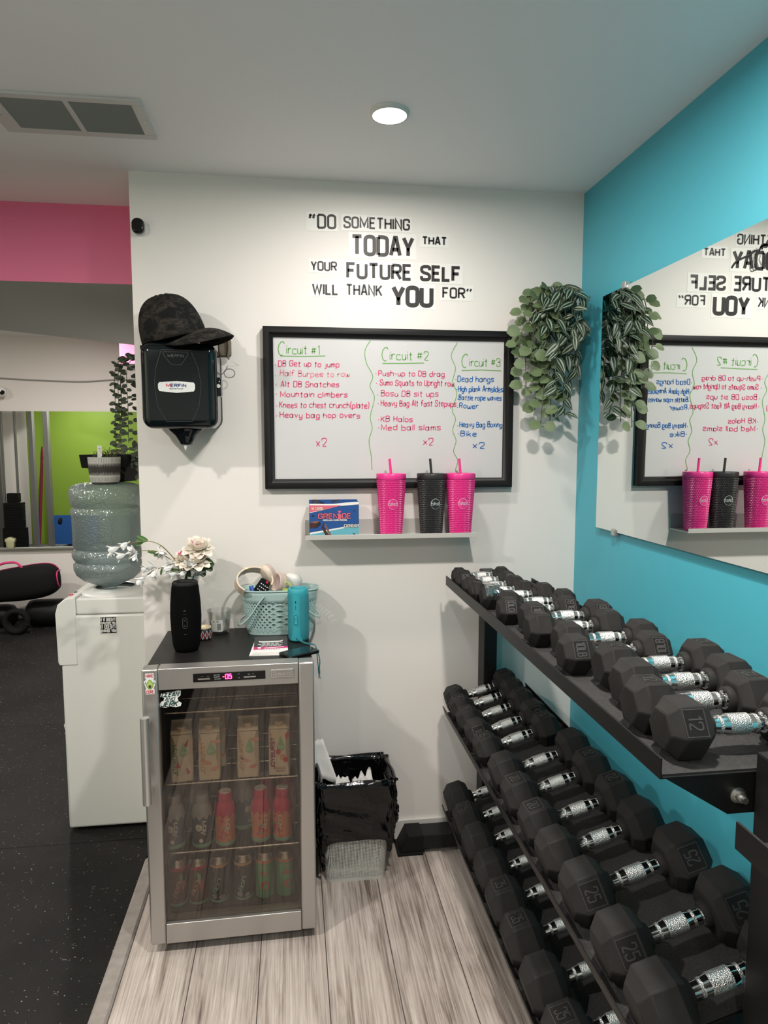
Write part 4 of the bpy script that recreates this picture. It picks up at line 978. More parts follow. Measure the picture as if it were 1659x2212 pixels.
def brad(z):
    for (r0, z0), (r1, z1) in zip(BP, BP[1:]):
        if z0 <= z <= z1: return r0+(r1-r0)*(z-z0)/(z1-z0)
    return BP[-1][0]
def bottle(x, y, label, kind, yaw=0, z=SH[2]+.0045):
    t = thing('shake_bottle', label, 'bottle', at(x, y, z), (0, 0, R(yaw)), 'shake bottles on the middle fridge shelf')
    main, topc, capc = {'cookie': ('navy','grey','grey'), 'berry': ('orange','hot','hot')}[kind]
    MB().lathe(BP, 36, cap1=False).build('bottle_body', PM[main], t, smooth=60)
    gz = lambda u, v, e=.0005: ((brad(v)+e)*math.sin(u), -(brad(v)+e)*math.cos(u), v)
    mb = MB(); mb.grid(48, 4, lambda u, v: gz(2*math.pi*u, .0005+.017*v), wrap=True); mb.build('base_band', PM['mint'], t, smooth=180)
    mb = MB(); mb.grid(48, 9, lambda u, v: gz(2*math.pi*u, (.100+.006*math.sin(2*math.pi*u*9))*(1-v)+.1455*v), wrap=True); mb.build('shoulder_band', PM[topc], t, smooth=180)
    cp_ = MB(); cp_.lathe([(.0215,.140),(.0220,.142),(.0220,.166),(.0205,.169),(0,.169)], 28, cap0=False, cap1=False); cp_.build('cap', PM[capc], t, smooth=40)
    MB().lathe([(0,.1694),(.0195,.1694)], 24, cap0=False, cap1=False).build('cap_disc', PM['white' if kind == 'berry' else 'grey'], t)
    g2 = lambda e: (lambda u, v: gz(u/.031, v, e))
    mb = MB(); text(mb, "Alani", lambda u, v: g2(.0011)(.014-v, .045+u), .015, .0022, width=.045, v0=0, slant=.2, r=2.4, gap=.6, sub=.004); mb.build('printed_name', PM['white'], t)
    if kind == 'cookie':
        for polys, mt in (([ell(-.008,.071,.010,.012),ell(-.002,.028,.006,.006)],'white'), ([ell(-.008,.086,.006,.006),ell(-.008,.050,.010,.006),ell(.0,.038,.008,.007)],'brown'), ([ell(-.011,.070,.0012,.0012,8),ell(-.006,.073,.0012,.0012,8),ell(-.004,.067,.0012,.0012,8),ell(-.009,.065,.0012,.0012,8)],'black')):
            mb = MB()
            for pp in polys: mb.poly([g2(.0010 if mt != 'black' else .0014)(u, v) for u, v in pp])
            mb.build('printed_cookie', PM[mt], t)
    else:
        for polys, mt in (([ell(-.004,.047,.011,.013),ell(-.014,.032,.007,.006),ell(-.008,.086,.005,.005)],'red'), ([ell(-.003,.062,.006,.004)],'green'), ([ell(-.005,.036,.004,.004)],'mint'), ([ell(.014,.030,.006,.005)],'peach')):
            mb = MB()
            for pp in polys: mb.poly([g2(.0009)(u, v) for u, v in pp])
            mb.build('printed_berry', PM[mt], t)
bottle(.058, .118, 'dark cookie shake bottle at the far left of the middle fridge shelf', 'cookie')
bottle(.143, .114, 'dark cookie shake bottle second from left on the middle fridge shelf', 'cookie', 3)
bottle(.215, .114, 'strawberry shake bottle third from left on the middle fridge shelf', 'berry', 2)
bottle(.325, .118, 'strawberry shake bottle fourth from left on the middle fridge shelf', 'berry', 12)
bottle(.394, .114, 'strawberry shake bottle at the right end of the middle fridge shelf', 'berry', -32)
bottle(.265, .200, 'dark cookie shake bottle behind the gap in the front bottle row', 'cookie', 50)
bottle(.120, .205, 'dark cookie shake bottle behind the two left bottles', 'cookie', 30)
bottle(.340, .205, 'strawberry shake bottle behind the fourth front bottle', 'berry', -40)
bottle(.405, .200, 'strawberry shake bottle behind the right end bottle', 'berry', -20)
KP = [(.0215,0),(.0262,.004),(.0285,.009),(.0285,.134),(.0262,.146),(.0245,.152),(.0250,.1545),(.0238,.156),(.0225,.1525),(0,.1525)]
def can(x, y, label, kind, yaw=0):
    t = thing('drink_can', label, 'can', at(x, y, .0765), (0, 0, R(yaw)), 'slim cans on the fridge floor')
    main = {'kiwi': 'brown', 'dark': 'black', 'mint': 'green'}[kind]
    MB().lathe(KP, 36, cap0=True, cap1=False).build('can_shell', CAN_TOP, t, smooth=45)
    MB().lathe([(.0287,.0095),(.0287,.1335)], 40, cap0=False, cap1=False).build('wrap', PM[main], t, smooth=180)
    r_ = .0287; f = cylf(r_, 0, .0005)
    mb = MB(); mb.grid(40, 2, lambda u, v: f(2*math.pi*u*r_, .124+.009*v), wrap=True); mb.build('top_band', PM['hot' if kind == 'kiwi' else 'gold' if kind == 'dark' else 'orange'], t, smooth=180)
    mb = MB(); mb.grid(40, 2, lambda u, v: cylf(r_,0,.0007)(2*math.pi*u*r_, .0097+.008*v), wrap=True); mb.build('base_band', PM['mint' if kind != 'mint' else 'green'], t, smooth=180)
    f2 = cylf(r_, 0, .0010)
    if kind == 'mint':
        mb = MB(); text(mb, "Alani", f2, .013, .0020, width=.036, u0=-.018, v0=.086, slant=.2, r=2.4, gap=.6, sub=.003); mb.build('printed_name', PM['red'], t)
        mb = MB(); mb.poly([f2(u, v) for u, v in ell(.002, .052, .014, .014)]); mb.build('printed_fruit', PM['red'], t)
        mb = MB(); text(mb, "PEACH", f2, .006, .0008, width=.02, u0=-.008, v0=.110, sub=.003); mb.build('printed_word', PM['orange'], t)
    else:
        mb = MB(); text(mb, "Alani", lambda u, v: f2(-v+.004+.25*u-.008, .038+u), .015, .0022, width=.050, slant=.2, r=2.4, gap=.6, sub=.003); mb.build('printed_name', PM['peach' if kind == 'kiwi' else 'mint'], t)
        mb = MB()
        if kind == 'kiwi':
            mb.poly([f2(.004,.118), f2(.016,.108), f2(.014,.070), f2(.006,.085)]); mb.build('printed_leaf', PM['green'], t)
            mb = MB(); mb.poly([f2(u, v) for u, v in [(.014,.095),(.022,.085),(.020,.062),(.012,.055)]]); mb.build('printed_fruit', PM['red'], t)
        else:
            for cx_, cz_ in ((-.012,.030),(.012,.026)): mb.poly([f2(u, v) for u, v in ell(cx_, cz_, .009, .008)])
            mb.build('printed_swirl', PM['grey'], t)
            mb = MB(); mb.ribbon([(-.014,.112),(.012,.116),(.012,.124),(-.014,.120)], .0012, f2, closed=True); mb.build('printed_flag', PM['gold'], t)
for x, k, yw, lab in ((.062,'kiwi',10,'brown and green can at the far left of the fridge floor'),(.126,'kiwi',-8,'brown can with red top band second from left on the fridge floor'),
    (.190,'dark',0,'dark can with mint lettering third from left on the fridge floor'),(.266,'dark',4,'dark can with mint lettering fourth from left on the fridge floor'),
    (.334,'mint',0,'green can with red fruit fifth from left on the fridge floor'),(.400,'mint',14,'green can with red fruit at the right end of the fridge floor')): can(x, .122, lab, k, yw)

# ================================================================= on the fridge
TZ = .8675
# tall black speaker
sp = thing('speaker', 'tall black cylindrical fabric speaker standing on the fridge in front of the flowers', 'speaker', (-.343, 2.222, TZ))
m_fab = M('black_speaker_fabric', (.0032,.0032,.0034), .85, bump=.5, bscale=700, spec=.06)
MB().lathe([(.030,0),(.036,.002),(.0395,.010),(.0425,.020),(.0470,.070),(.0485,.112),(.0470,.155),(.0425,.205),(.0405,.215)], 48, cap1=False).build('body', m_fab, sp, smooth=60)
MB().lathe([(.0405,.214),(.0405,.221),(.0375,.225),(.0320,.224),(.0290,.216),(.0285,.208),(0,.208)], 48, cap0=False, cap1=False).build('end_ring', m_blkm, sp, smooth=60)
MB().lathe([(0,.2095),(.022,.2095),(.024,.2085)], 32, cap0=False, cap1=False).build('bass_driver', m_blk, sp, smooth=60)
sr = lambda z: .0486-.0002*abs(z-.112)/.01*.5
sfn = lambda u, v: (.0492*math.sin(u/.0486), -.0492*math.cos(u/.0486), .112+v)
m_mk = M('moulded_grey_mark', (.10,.10,.10), .5)
mb = MB(); pl_ = rrect(.013, .034, .0064, cx=.004, cy=-.012); mb.ribbon(pl_, .0010, sfn, closed=True)
mb.ribbon([(.0015,-.004),(.0065,-.004)], .002, sfn); mb.ribbon([(.004+.0018*math.cos(a), -.021+.0018*math.sin(a)) for a in [k*.7 for k in range(9)]], .0008, sfn, closed=True); mb.build('buttons', m_mk, sp)
mb = MB(); mb.ribbon([(.001,.026),(.004,.030),(.007,.026)], .0008, sfn, closed=True); mb.ribbon([(0,.016),(.008,.016)], .0007, sfn); mb.ribbon([(0,-.048),(.008,-.048)], .0007, sfn); mb.build('moulded_symbols', m_mk, sp)
# glass vase and the flowers in it
VX, VY = -.358, 2.385
vs_ = thing('vase', 'clear glass flower vase standing behind the black speaker', 'vase', (VX, VY, TZ))
m_gl = glassy('clear_glass', (.982,.988,.986), .05, .02)
MB().lathe([(.038,.0),(.040,.004),(.036,.05),(.030,.13),(.034,.19),(.042,.222),(.0405,.222),(.0325,.19),(.0285,.13),(.034,.05),(.037,.012),(0,.010)], 40, cap0=True, cap1=False).build('glass', m_gl, vs_, smooth=60)
m_fst = M('flower_stem', (.20,.16,.05), .6); m_fl = M('flower_leaf', (.06,.15,.025), .5, var=.3, vscale=40); m_fld = M('peony_leaf', (.03,.075,.016), .5)
m_pw = M('white_petal', (.80,.80,.78), .6); m_pc = M('cream_petal', (.82,.76,.66), .6); m_pp = M('pink_petal_tip', (.80,.03,.26), .6)
def petal(b, p, d, up, L, wd, cup, bend, mi=0):
    d = d.normalized(); s = d.cross(up); s = s.normalized() if s.length > .01 else d.orthogonal().normalized(); n_ = s.cross(d)
    vs = []
    for j in range(6):
        t = j/5; w_ = max(.0006, math.sin(math.pi*min(.97, .10+.82*t))**.75*wd/2)
        for c in (-1, -.5, 0, .5, 1): vs.append(p+d*(L*t)+s*(c*w_)+n_*(cup*c*c*w_-bend*L*t*t))
    fs = [(j*5+i, j*5+i+1, j*5+i+6, j*5+i+5) for j in range(5) for i in range(4)]
    b.add(vs, fs, mi)
rnd = random.Random(21)
def spray(label, path, blooms, leaves):
    o = Vector((VX, VY, TZ+.03)); t = thing('flower_branch', label, 'flower', o, group='flowers in the glass vase')
    P = smoothpath([Vector(p)-o for p in path], 8)
    mb = MB(); mb.tube(P, [.0019]*(len(P)//2)+[.0013]*(len(P)-len(P)//2), 6); mb.build('stem', m_fst, t, smooth=60)
    for (px, pz, dx, dz, s) in blooms:
        b = MB(); c = Vector((px, 2.335+rnd.uniform(-.02,.01), pz))-o; d = Vector((dx, -.35, dz)).normalized()
        for k in range(6):
            a = 2*math.pi*k/6+rnd.uniform(-.2,.2); e = d.orthogonal().normalized(); e.rotate(Matrix.Rotation(a, 3, d))
            petal(b, c, d*1+e*rnd.uniform(.30,.75), d, s*rnd.uniform(.85,1.1), s*.46, .3, .12)
        b.tube([c-d*.008, c+d*.010], .0018, 5); b.build('bloom', m_pw, t, smooth=180)
        # stalk back to the nearest point of the branch
        q = min(P, key=lambda p: (p-c).length)
        mb = MB(); mb.tube([q, (q+c)/2+Vector((0,0,.003)), c], .0010, 5); mb.build('stalk', m_fst, t)
    if leaves:
        lb = MB()
        for (px, pz, dx, dz, s) in leaves: petal(lb, Vector((px, 2.345, pz))-o, Vector((dx, -.15, dz)), Vector((0,-1,.4)), s, s*.36, .3, .15)
        lb.build('leaf', m_fl, t, smooth=180)
spray('white blossom branch arching highest to the left over the water bottle', [(VX,VY,TZ+.03),(-.36,2.37,1.08),(-.40,2.35,1.15),(-.44,2.34,1.195),(-.485,2.335,1.208),(-.545,2.335,1.198),(-.575,2.335,1.185)],
      [(-.568,1.190,-1,-.35,.040),(-.540,1.203,-.9,-.55,.036),(-.430,1.178,-.4,-.75,.034),(-.440,1.182,.5,-.7,.032)], [(-.478,1.208,-1,.55,.038),(-.480,1.207,-1,.1,.036),(-.49,1.206,-.7,-.35,.03)])
spray('white blossom branch reaching left just below the highest one', [(VX,VY,TZ+.03),(-.362,2.37,1.07),(-.395,2.35,1.13),(-.43,2.34,1.160),(-.47,2.335,1.176),(-.52,2.335,1.173),(-.57,2.335,1.160)],
      [(-.548,1.166,-1,-.3,.036),(-.512,1.172,-.6,.5,.032),(-.512,1.170,-.3,-.9,.030),(-.522,1.171,-1,-.2,.028)], [(-.445,1.166,-1,.2,.035),(-.43,1.160,-.9,-.05,.03)])
spray('white blossom branch drooping low to the left of the vase', [(VX,VY,TZ+.03),(-.362,2.37,1.06),(-.385,2.35,1.10),(-.42,2.34,1.118),(-.455,2.335,1.112),(-.478,2.335,1.098),(-.492,2.33,1.085)],
      [(-.488,1.090,-.9,-.75,.042),(-.455,1.120,-.9,.15,.036),(-.450,1.112,-.5,-.75,.036),(-.470,1.118,-.9,-.1,.034)], [(-.435,1.113,-.2,-.9,.022)])
spray('white blossom branch standing short inside the vase mouth', [(VX,VY,TZ+.03),(-.36,2.37,1.06),(-.375,2.35,1.10),(-.39,2.34,1.125)],
      [(-.395,1.132,-.9,.2,.034),(-.400,1.122,-.9,-.5,.034),(-.345,1.120,.2,.3,.034),(-.340,1.112,.7,-.8,.036),(-.352,1.108,-.6,-.5,.034),(-.330,1.108,.9,-.1,.03),(-.385,1.100,-.9,-.2,.03),(-.318,1.092,.6,.5,.03)], [(-.378,1.105,-.8,.1,.03)])
def peony(label, c, s, path):
    o = Vector((VX, VY, TZ+.03)); t = thing('peony', label, 'flower', o, group='flowers in the glass vase')
    mb = MB(); mb.tube(smoothpath([Vector(p)-o for p in path], 6), .0028, 6); mb.build('stem', m_fld, t)
    b = MB(); c = Vector(c)-o; up = Vector((.05,-.42,1)).normalized()
    for ring, (n_, el, L, wd) in enumerate(((9,.05,1.0,.80),(8,.45,.90,.75),(7,.85,.72,.65),(6,1.15,.55,.5),(4,1.4,.42,.4))):
        for k in range(n_):
            a = 2*math.pi*(k+.5*(ring % 2))/n_+rnd.uniform(-.15,.15); e = up.orthogonal().normalized(); e.rotate(Matrix.Rotation(a, 3, up))
            petal(b, c-up*.006+e*.004, e*math.cos(el)+up*math.sin(el), up, s*L*rnd.uniform(.9,1.1), s*wd, .42, -.25+.35*(ring == 0))
    for k in range(4):
        a = rnd.uniform(0, 6.28); e = up.orthogonal().normalized(); e.rotate(Matrix.Rotation(a, 3, up))
        petal(b, c+up*s*.40+e*s*.32, (e+up*1.4), up, s*.26, s*.2, .3, 0, 1)
    b.build('bloom', [m_pc, m_pp], t, smooth=180)
    return t, o
t, o = peony('largest cream peony at the top of the vase bouquet', (-.315, 2.352, 1.178), .052, [(VX,VY,TZ+.03),(-.345,2.38,1.05),(-.325,2.36,1.12),(-.315,2.355,1.17)])
lb = MB()
for k, (px, pz, dx, dz, s) in enumerate(((-.330,1.145,.5,-.5,.058),(-.315,1.140,.7,-.25,.055),(-.335,1.135,-.2,-.9,.055),(-.318,1.130,.35,-.8,.052),(-.325,1.145,.1,-.9,.060),(-.30,1.135,.5,-.6,.045))): petal(lb, Vector((px, 2.355, pz))-o, Vector((dx,-.25,dz)), Vector((0,-1,.35)), s, s*.6, .25, .1)
lb.build('leaf', m_fld, t, smooth=180)
peony('cream peony with pink tips in the middle of the bouquet', (-.322, 2.335, 1.137), .050, [(VX,VY,TZ+.03),(-.35,2.375,1.04),(-.33,2.35,1.09),(-.322,2.34,1.13)])
peony('smaller cream peony at the left of the bouquet', (-.366, 2.350, 1.143), .036, [(VX,VY,TZ+.03),(-.358,2.375,1.05),(-.364,2.355,1.13)])
# candle tin and candle glass
ct = thing('candle_tin', 'small patterned candle tin half hidden behind the black speaker', 'candle', (-.305, 2.345, TZ))
MB().lathe([(.024,0),(.0265,.003),(.0265,.034),(.024,.038)], 36, cap1=False).build('tin', M('tin_black', (.015,.012,.016), .35), ct, smooth=50)
MB().lathe([(.0245,.0385),(.0255,.0385),(.0255,.042),(.022,.042),(.021,.036),(0,.036)], 32, cap0=False, cap1=False).build('wax', M('candle_wax', (.72,.62,.42), .5), ct, smooth=50)
tfz = cylf(.0265, 0, .0006); mb = MB(); mr = MB()
for k in range(12):
    u0 = k*.01388-.083
    mb.ribbon([(u0, .004), (u0+.0055, .019), (u0, .034)], .0014, tfz); mb.ribbon([(u0, .004), (u0-.0055, .019), (u0, .034)], .0014, tfz)
    mr.ribbon([(u0, .013), (u0+.0028, .019), (u0, .025), (u0-.0028, .019)], .0016, tfz, closed=True); mr.ribbon([(u0+.0069, .006), (u0+.0069, .011)], .0018, tfz)
mb.build('pattern_white', m_sw, ct); mr.build('pattern_red', m_avr, ct)
cj = thing('candle_glass', 'empty clear candle glass with a white barcode label on the fridge', 'candle glass', (-.258, 2.408, TZ))
MB().lathe([(.0300,0),(.0320,.002),(.0335,.012),(.0415,.082),(.0420,.084),(.0405,.084),(.0325,.016),(.0300,.011),(0,.010)], 44, cap1=False).build('glass', m_gl, cj, smooth=50)
MB().lathe([(0,.011),(.0295,.0115),(.031,.016),(.020,.019),(0,.017)], 28, cap0=False, cap1=False).build('wax_remains', M('pale_wax', (.75,.70,.60), .5), cj, smooth=50)
jr = lambda v: .0335+(.0415-.0335)*(v-.012)/.07
jf = lambda e: (lambda u, v: ((jr(v)+e)*math.sin(u/.037), -(jr(v)+e)*math.cos(u/.037), v))
mb = MB(); mb.grid(12, 4, lambda a, b: jf(.0006)(-.026+.040*a, .014+.042*b)); mb.build('label', m_sw, cj, smooth=180)
mb = MB(); q = jf(.0010)
for k in range(11): mb.ribbon([(-.004+k*.0012, .020), (-.004+k*.0012, .044)], (.0004, .0008, .0005)[k % 3], q)
for v in (.052, .049): mb.ribbon([(-.020,v),(-.012,v)], .0012, q); mb.ribbon([(-.008,v),(.002,v)], .0012, q)
for v in (.044,.041,.038,.035): mb.ribbon([(-.024,v),(-.008,v)], .0007, q)
mb.build('label_print', m_blkm, cj)

# plastic basket
BX, BY = -.047, 2.413
bk = thing('basket', 'pale blue-green openwork plastic basket with two handles on the fridge', 'basket', (BX, BY, TZ))
m_bk = M('basket_plastic', (.36,.50,.48), .4)
def bsec(u, z, k=1.0):
    f = .86+.14*(z/.155); a = 2*math.pi*u
    c, s = math.cos(a), math.sin(a)
    return Vector((.132*f*k*math.copysign(abs(c)**.62, c), .064*f*k*math.copysign(abs(s)**.72, s), z))
mb = MB(); mb.grid(64, 4, lambda u, v: bsec(u, .112+.042*v), wrap=True); mb.build('rim_band', m_bk, bk, smooth=180, solid=.0025)
mb = MB(); mb.tube([bsec(k/64, .155, 1.02) for k in range(64)], .0032, 8, closed=True); mb.build('rim', m_bk, bk, smooth=60)
lat = MB(); NR = 46; zz = [.018+.0094*i for i in range(11)]
def dia(u, z, du, dz):          # one pointed oval opening drawn as a four-sided frame of solid lattice
    pts = [(u-du,z),(u,z+dz),(u+du,z),(u,z-dz)]; inn = [(u-du*.60,z),(u,z+dz*.50),(u+du*.60,z),(u,z-dz*.50)]
    for (a, b, c_, d_) in ((0,1,1,0),(1,2,2,1),(2,3,3,2),(3,0,0,3)):
        lat.add([bsec(*pts[a]), bsec(*pts[b]), bsec(*inn[c_], 1.012), bsec(*inn[d_], 1.012)], [(0,1,2,3)])
for i, z in enumerate(zz):
    for k in range(NR): dia((k+.5*(i % 2))/NR, z, .5/NR, .0094)
lat.build('lattice', m_bk, bk, solid=.0014)
mb = MB(); mb.grid(64, 3, lambda u, v: bsec(u, .0005+.019*v), wrap=True); mb.poly([bsec(k/32, .001) for k in range(32)]); mb.build('base', m_bk, bk, smooth=60)
hd = MB()
hd.tube(smoothpath([Vector(p) for p in ((-.052,-.070,.140),(-.075,-.072,.112),(-.100,-.074,.075),(-.128,-.062,.046),(-.142,-.03,.036),(-.143,.02,.036),(-.128,.045,.046),(-.10,.058,.075),(-.06,.064,.135))], 6), .0055, 8, flat=.55); hd.build('handle', m_bk, bk, smooth=60)
hd = MB(); hd.tube(smoothpath([Vector(p) for p in ((.055,-.070,.135),(.085,-.070,.10),(.112,-.062,.072),(.135,-.035,.056),(.137,.015,.054),(.120,.045,.07),(.09,.058,.10),(.06,.064,.135))], 6), .0055, 8, flat=.55); hd.build('handle', m_bk, bk, smooth=60)
# things in the basket
hp_ = thing('headphones', 'beige over-ear headphones lying on top of the basket', 'headphones', (BX, BY, TZ+.06))
m_hb = M('headphone_beige', (.70,.58,.46), .45); m_hc = M('headphone_cushion', (.52,.41,.37), .6)
ar = MB(); O2 = Vector((BX, BY, TZ+.06))
e1, e2 = Vector((.93,.10,-.30)).normalized(), Vector((.30,.55,.55)).normalized(); pth = [Vector((-.135,2.382,1.052))-O2+e1*(.060*math.cos(R(a)))+e2*(.052*math.sin(R(a))) for a in (-5,20,50,80,110,140,170,200,230,255)]
P = smoothpath(pth, 8); vs = []; fs = []
for i, p in enumerate(P):
    d = (P[min(i+1,len(P)-1)]-P[max(i-1,0)]).normalized(); s_ = e1.cross(e2).normalized()
    n_ = s_.cross(d).normalized()
    for a, b in ((-.019,-.003),(.019,-.003),(.019,.003),(-.019,.003)): vs.append(p+s_*a+n_*b)
for i in range(len(P)-1):
    for k in range(4): fs.append((i*4+k, i*4+(k+1) % 4, i*4+4+(k+1) % 4, i*4+4+k))
fs += [(0,1,2,3), tuple(len(vs)-4+k for k in (3,2,1,0))]
ar.add(vs, fs); ar.build('headband', m_hb, hp_, bevel=.002, smooth=45)
i = 40; p = P[i]; d = (P[i+1]-P[i-1]).normalized(); s_ = e1.cross(e2).normalized(); n_ = s_.cross(d).normalized(); mb = MB()
for a in (-.0035,): mb.add([p+d*q+s_*r+n_*w_ for w_ in (-.0036,.0036) for q, r in ((-.005,-.0195),(.005,-.0195),(.005,.0195),(-.005,.0195))], [(0,1,2,3),(7,6,5,4),(0,4,5,1),(1,5,6,2),(2,6,7,3),(3,7,4,0)])
mb.build('gold_slider', M('gold_camouflage', (.30,.22,.12), .3, metal=.7, var=.7, vscale=250), hp_)
def earcup(c, nrm, r):
    q = Vector(nrm).to_track_quat('Z', 'Y').to_matrix().to_4x4(); T = Matrix.Translation(Vector(c)-O2) @ q
    MB().lathe([(0,-.012),(r*.80,-.012),(r,-.006),(r,.008)], 32, t=T, sx=.82, cap0=False, cap1=True).build('ear_cup', m_hb, hp_, smooth=50)
    MB().lathe([(r,.008),(r*.99,.017),(r*.85,.023),(r*.66,.020),(r*.56,.010),(0,.009)], 32, t=T, sx=.82, cap0=False, cap1=False).build('ear_cushion', m_hc, hp_, smooth=70)
earcup((-.045,2.400,1.043), (-.75,-.62,.25), .036); earcup((-.092,2.415,1.072), (.75,.5,.45), .034)
def item(nm, lab, cat, mb, mt, c, rot, **k):
    o = mb.build(nm, mt, None, loc=c, rot=rot, **k); return tag(o, lab, cat)
rc = thing('remote_control', 'black remote control with a red button standing in the basket', 'remote control', (-.112, 2.392, 1.020), (R(-6), R(36), R(4)))
mb = MB(); mb.prism(rrect(.046, .078, .006), 0, .010, lambda u, v, w: (u, w, v)); mb.build('body', m_blk, rc, bevel=.002, smooth=40)
MB().lathe([(.0,.002),(.0036,.0018),(.004,0)], 16, t=Matrix.Translation((.002,-.0006,.034)) @ Matrix.Rotation(R(90),4,'X'), cap0=False, cap1=False).build('power_button', M('red_button', (.75,.02,.08), .4), rc, smooth=50)
mb = MB()
for z in (.020,.009,-.002):
    for x in (-.012,-.004,.004,.012): mb.ribbon([(x-.002,z),(x+.002,z)], .0028, lambda u, v: (u,-.0006,v))
mb.build('buttons', m_sw, rc)
item('marker_pen', 'blue marker pen sticking up at the left in the basket', 'pen', MB().lathe([(.0,-.05),(.0075,-.05),(.0075,.028),(.0065,.030),(0,.030)], 20, cap0=False, cap1=False), M('blue_pen', (.01,.07,.32), .35), (-.138, 2.375, 1.010), (R(-8), R(-14), 0), smooth=45)
tg = MB(); tg.ribbon([(-.013,-.06),(-.013,.004),(-.011,.020),(0,.028),(.011,.020),(.013,.004),(.013,-.06)], .0035, lambda u, v: (u,-.002,v)); tg.ribbon([(-.012,.002),(.012,.002)], .005, lambda u, v: (u,-.002,v)); tg.poly([(-.013,-.002,-.06),(.013,-.002,-.06),(.013,-.002,.002),(-.013,-.002,.002)])
item('silicone_tag', 'yellow-green silicone tag with a loop in the basket beside the teal speaker', 'tag', tg, M('lime_silicone', (.46,.56,.10), .5), (-.022, 2.378, 1.022), (R(-6),0,0), solid=.004)
mb = MB(); mb.lathe([(0,.020),(.020,.018),(.030,.010),(.034,0),(.032,-.02)], 28, cap0=False, cap1=False, sy=.6)
item('white_lid', 'glossy white rounded lid at the back right of the basket', 'lid', mb, m_white, (.000, 2.432, 1.048), (R(10),R(15),0), smooth=60)
mb = MB(); mb.prism(rrect(.06,.04,.004), -.012, .012, lambda u, v, w: (u, w, v)); item('resistance_band', 'folded dark red band at the bottom left of the basket', 'band', mb, M('dark_red_band', (.20,.02,.06), .6), (-.125, 2.405, .985), (.3,.4,.2), bevel=.004)
# teal speaker
ts = thing('speaker', 'teal cylindrical speaker with a wrist cord standing beside the basket', 'speaker', (.016, 2.290, TZ), (0,0,R(-14)))
m_tf = M('teal_speaker_fabric', (.025,.26,.31), .75, bump=.8, bscale=900); m_tr = M('teal_speaker_rubber', (.03,.33,.39), .4)
MB().lathe([(.028,0),(.032,.003),(.0348,.012),(.0355,.05),(.0355,.13),(.0348,.168),(.0335,.172)], 44, cap1=False).build('body', m_tf, ts, smooth=60)
MB().lathe([(.0350,.160),(.0350,.172),(.0325,.1785),(.028,.179),(.0255,.172),(.0250,.168),(0,.168)], 44, cap0=False, cap1=False).build('end_ring', m_tr, ts, smooth=60)
MB().lathe([(0,.170),(.019,.1705),(.021,.1685)], 32, cap0=False, cap1=False).build('bass_driver', M('teal_driver', (.05,.36,.40), .25, metal=.4), ts, smooth=60)
sfn2 = lambda e: (lambda u, v: ((.0355+e)*math.sin(u/.0355), -(.0355+e)*math.cos(u/.0355), v))
mb = MB(); mb.grid(12, 14, lambda a, b: sfn2(.0016-.0012*abs(2*a-1))((2*a-1)*(.0125+.010*abs(2*b-1)**5), .006+.160*b)); mb.build('spine', m_tr, ts, smooth=180)
mb = MB(); mb.ribbon(rrect(.0125,.036,.006, cy=.075), .0010, sfn2(.0022), closed=True); mb.build('button_outline', M('dark_teal_mark', (.006,.06,.075), .5), ts)
for z in (.085,.065): MB().lathe([(0,.0012),(.003,.001),(.004,0)], 14, t=Matrix.Translation((0,-.0372,z)) @ Matrix.Rotation(R(90),4,'X'), cap0=False, cap1=False).build('button', m_tr, ts, smooth=60)
mb = MB(); mb.ribbon([(0,.134),(0,.141)], .0028, sfn2(.0022)); mb.ribbon([(0,.112),(0,.126)], .0009, sfn2(.0022)); mb.build('port_slot', m_blkm, ts)
mb = MB(); mb.tube(smoothpath([Vector(p) for p in ((0,-.037,.018),(.012,-.043,.012),(.032,-.048,.006),(.055,-.055,.004),(.067,-.060,.003),(.074,-.065,-.008),(.079,-.069,-.045),(.083,-.071,-.080))], 8), .0016, 6)
mb.tube(smoothpath([Vector(p) for p in ((0,-.037,.016),(.014,-.046,.010),(.034,-.054,.004),(.057,-.062,.0035),(.070,-.067,.003),(.079,-.073,-.012),(.088,-.076,-.045),(.084,-.072,-.080))], 8), .0016, 6)
mb.tube([(.0835,-.072,-.070),(.085,-.073,-.090)], .0034, 6); mb.tube([(.0845,-.073,-.090),(.083,-.073,-.106)], .0011, 5); mb.tube([(.0855,-.073,-.090),(.088,-.073,-.108)], .0011, 5)
mb.build('wrist_cord', M('teal_cord', (.02,.15,.17), .7, var=.7, vscale=400), ts, smooth=60)
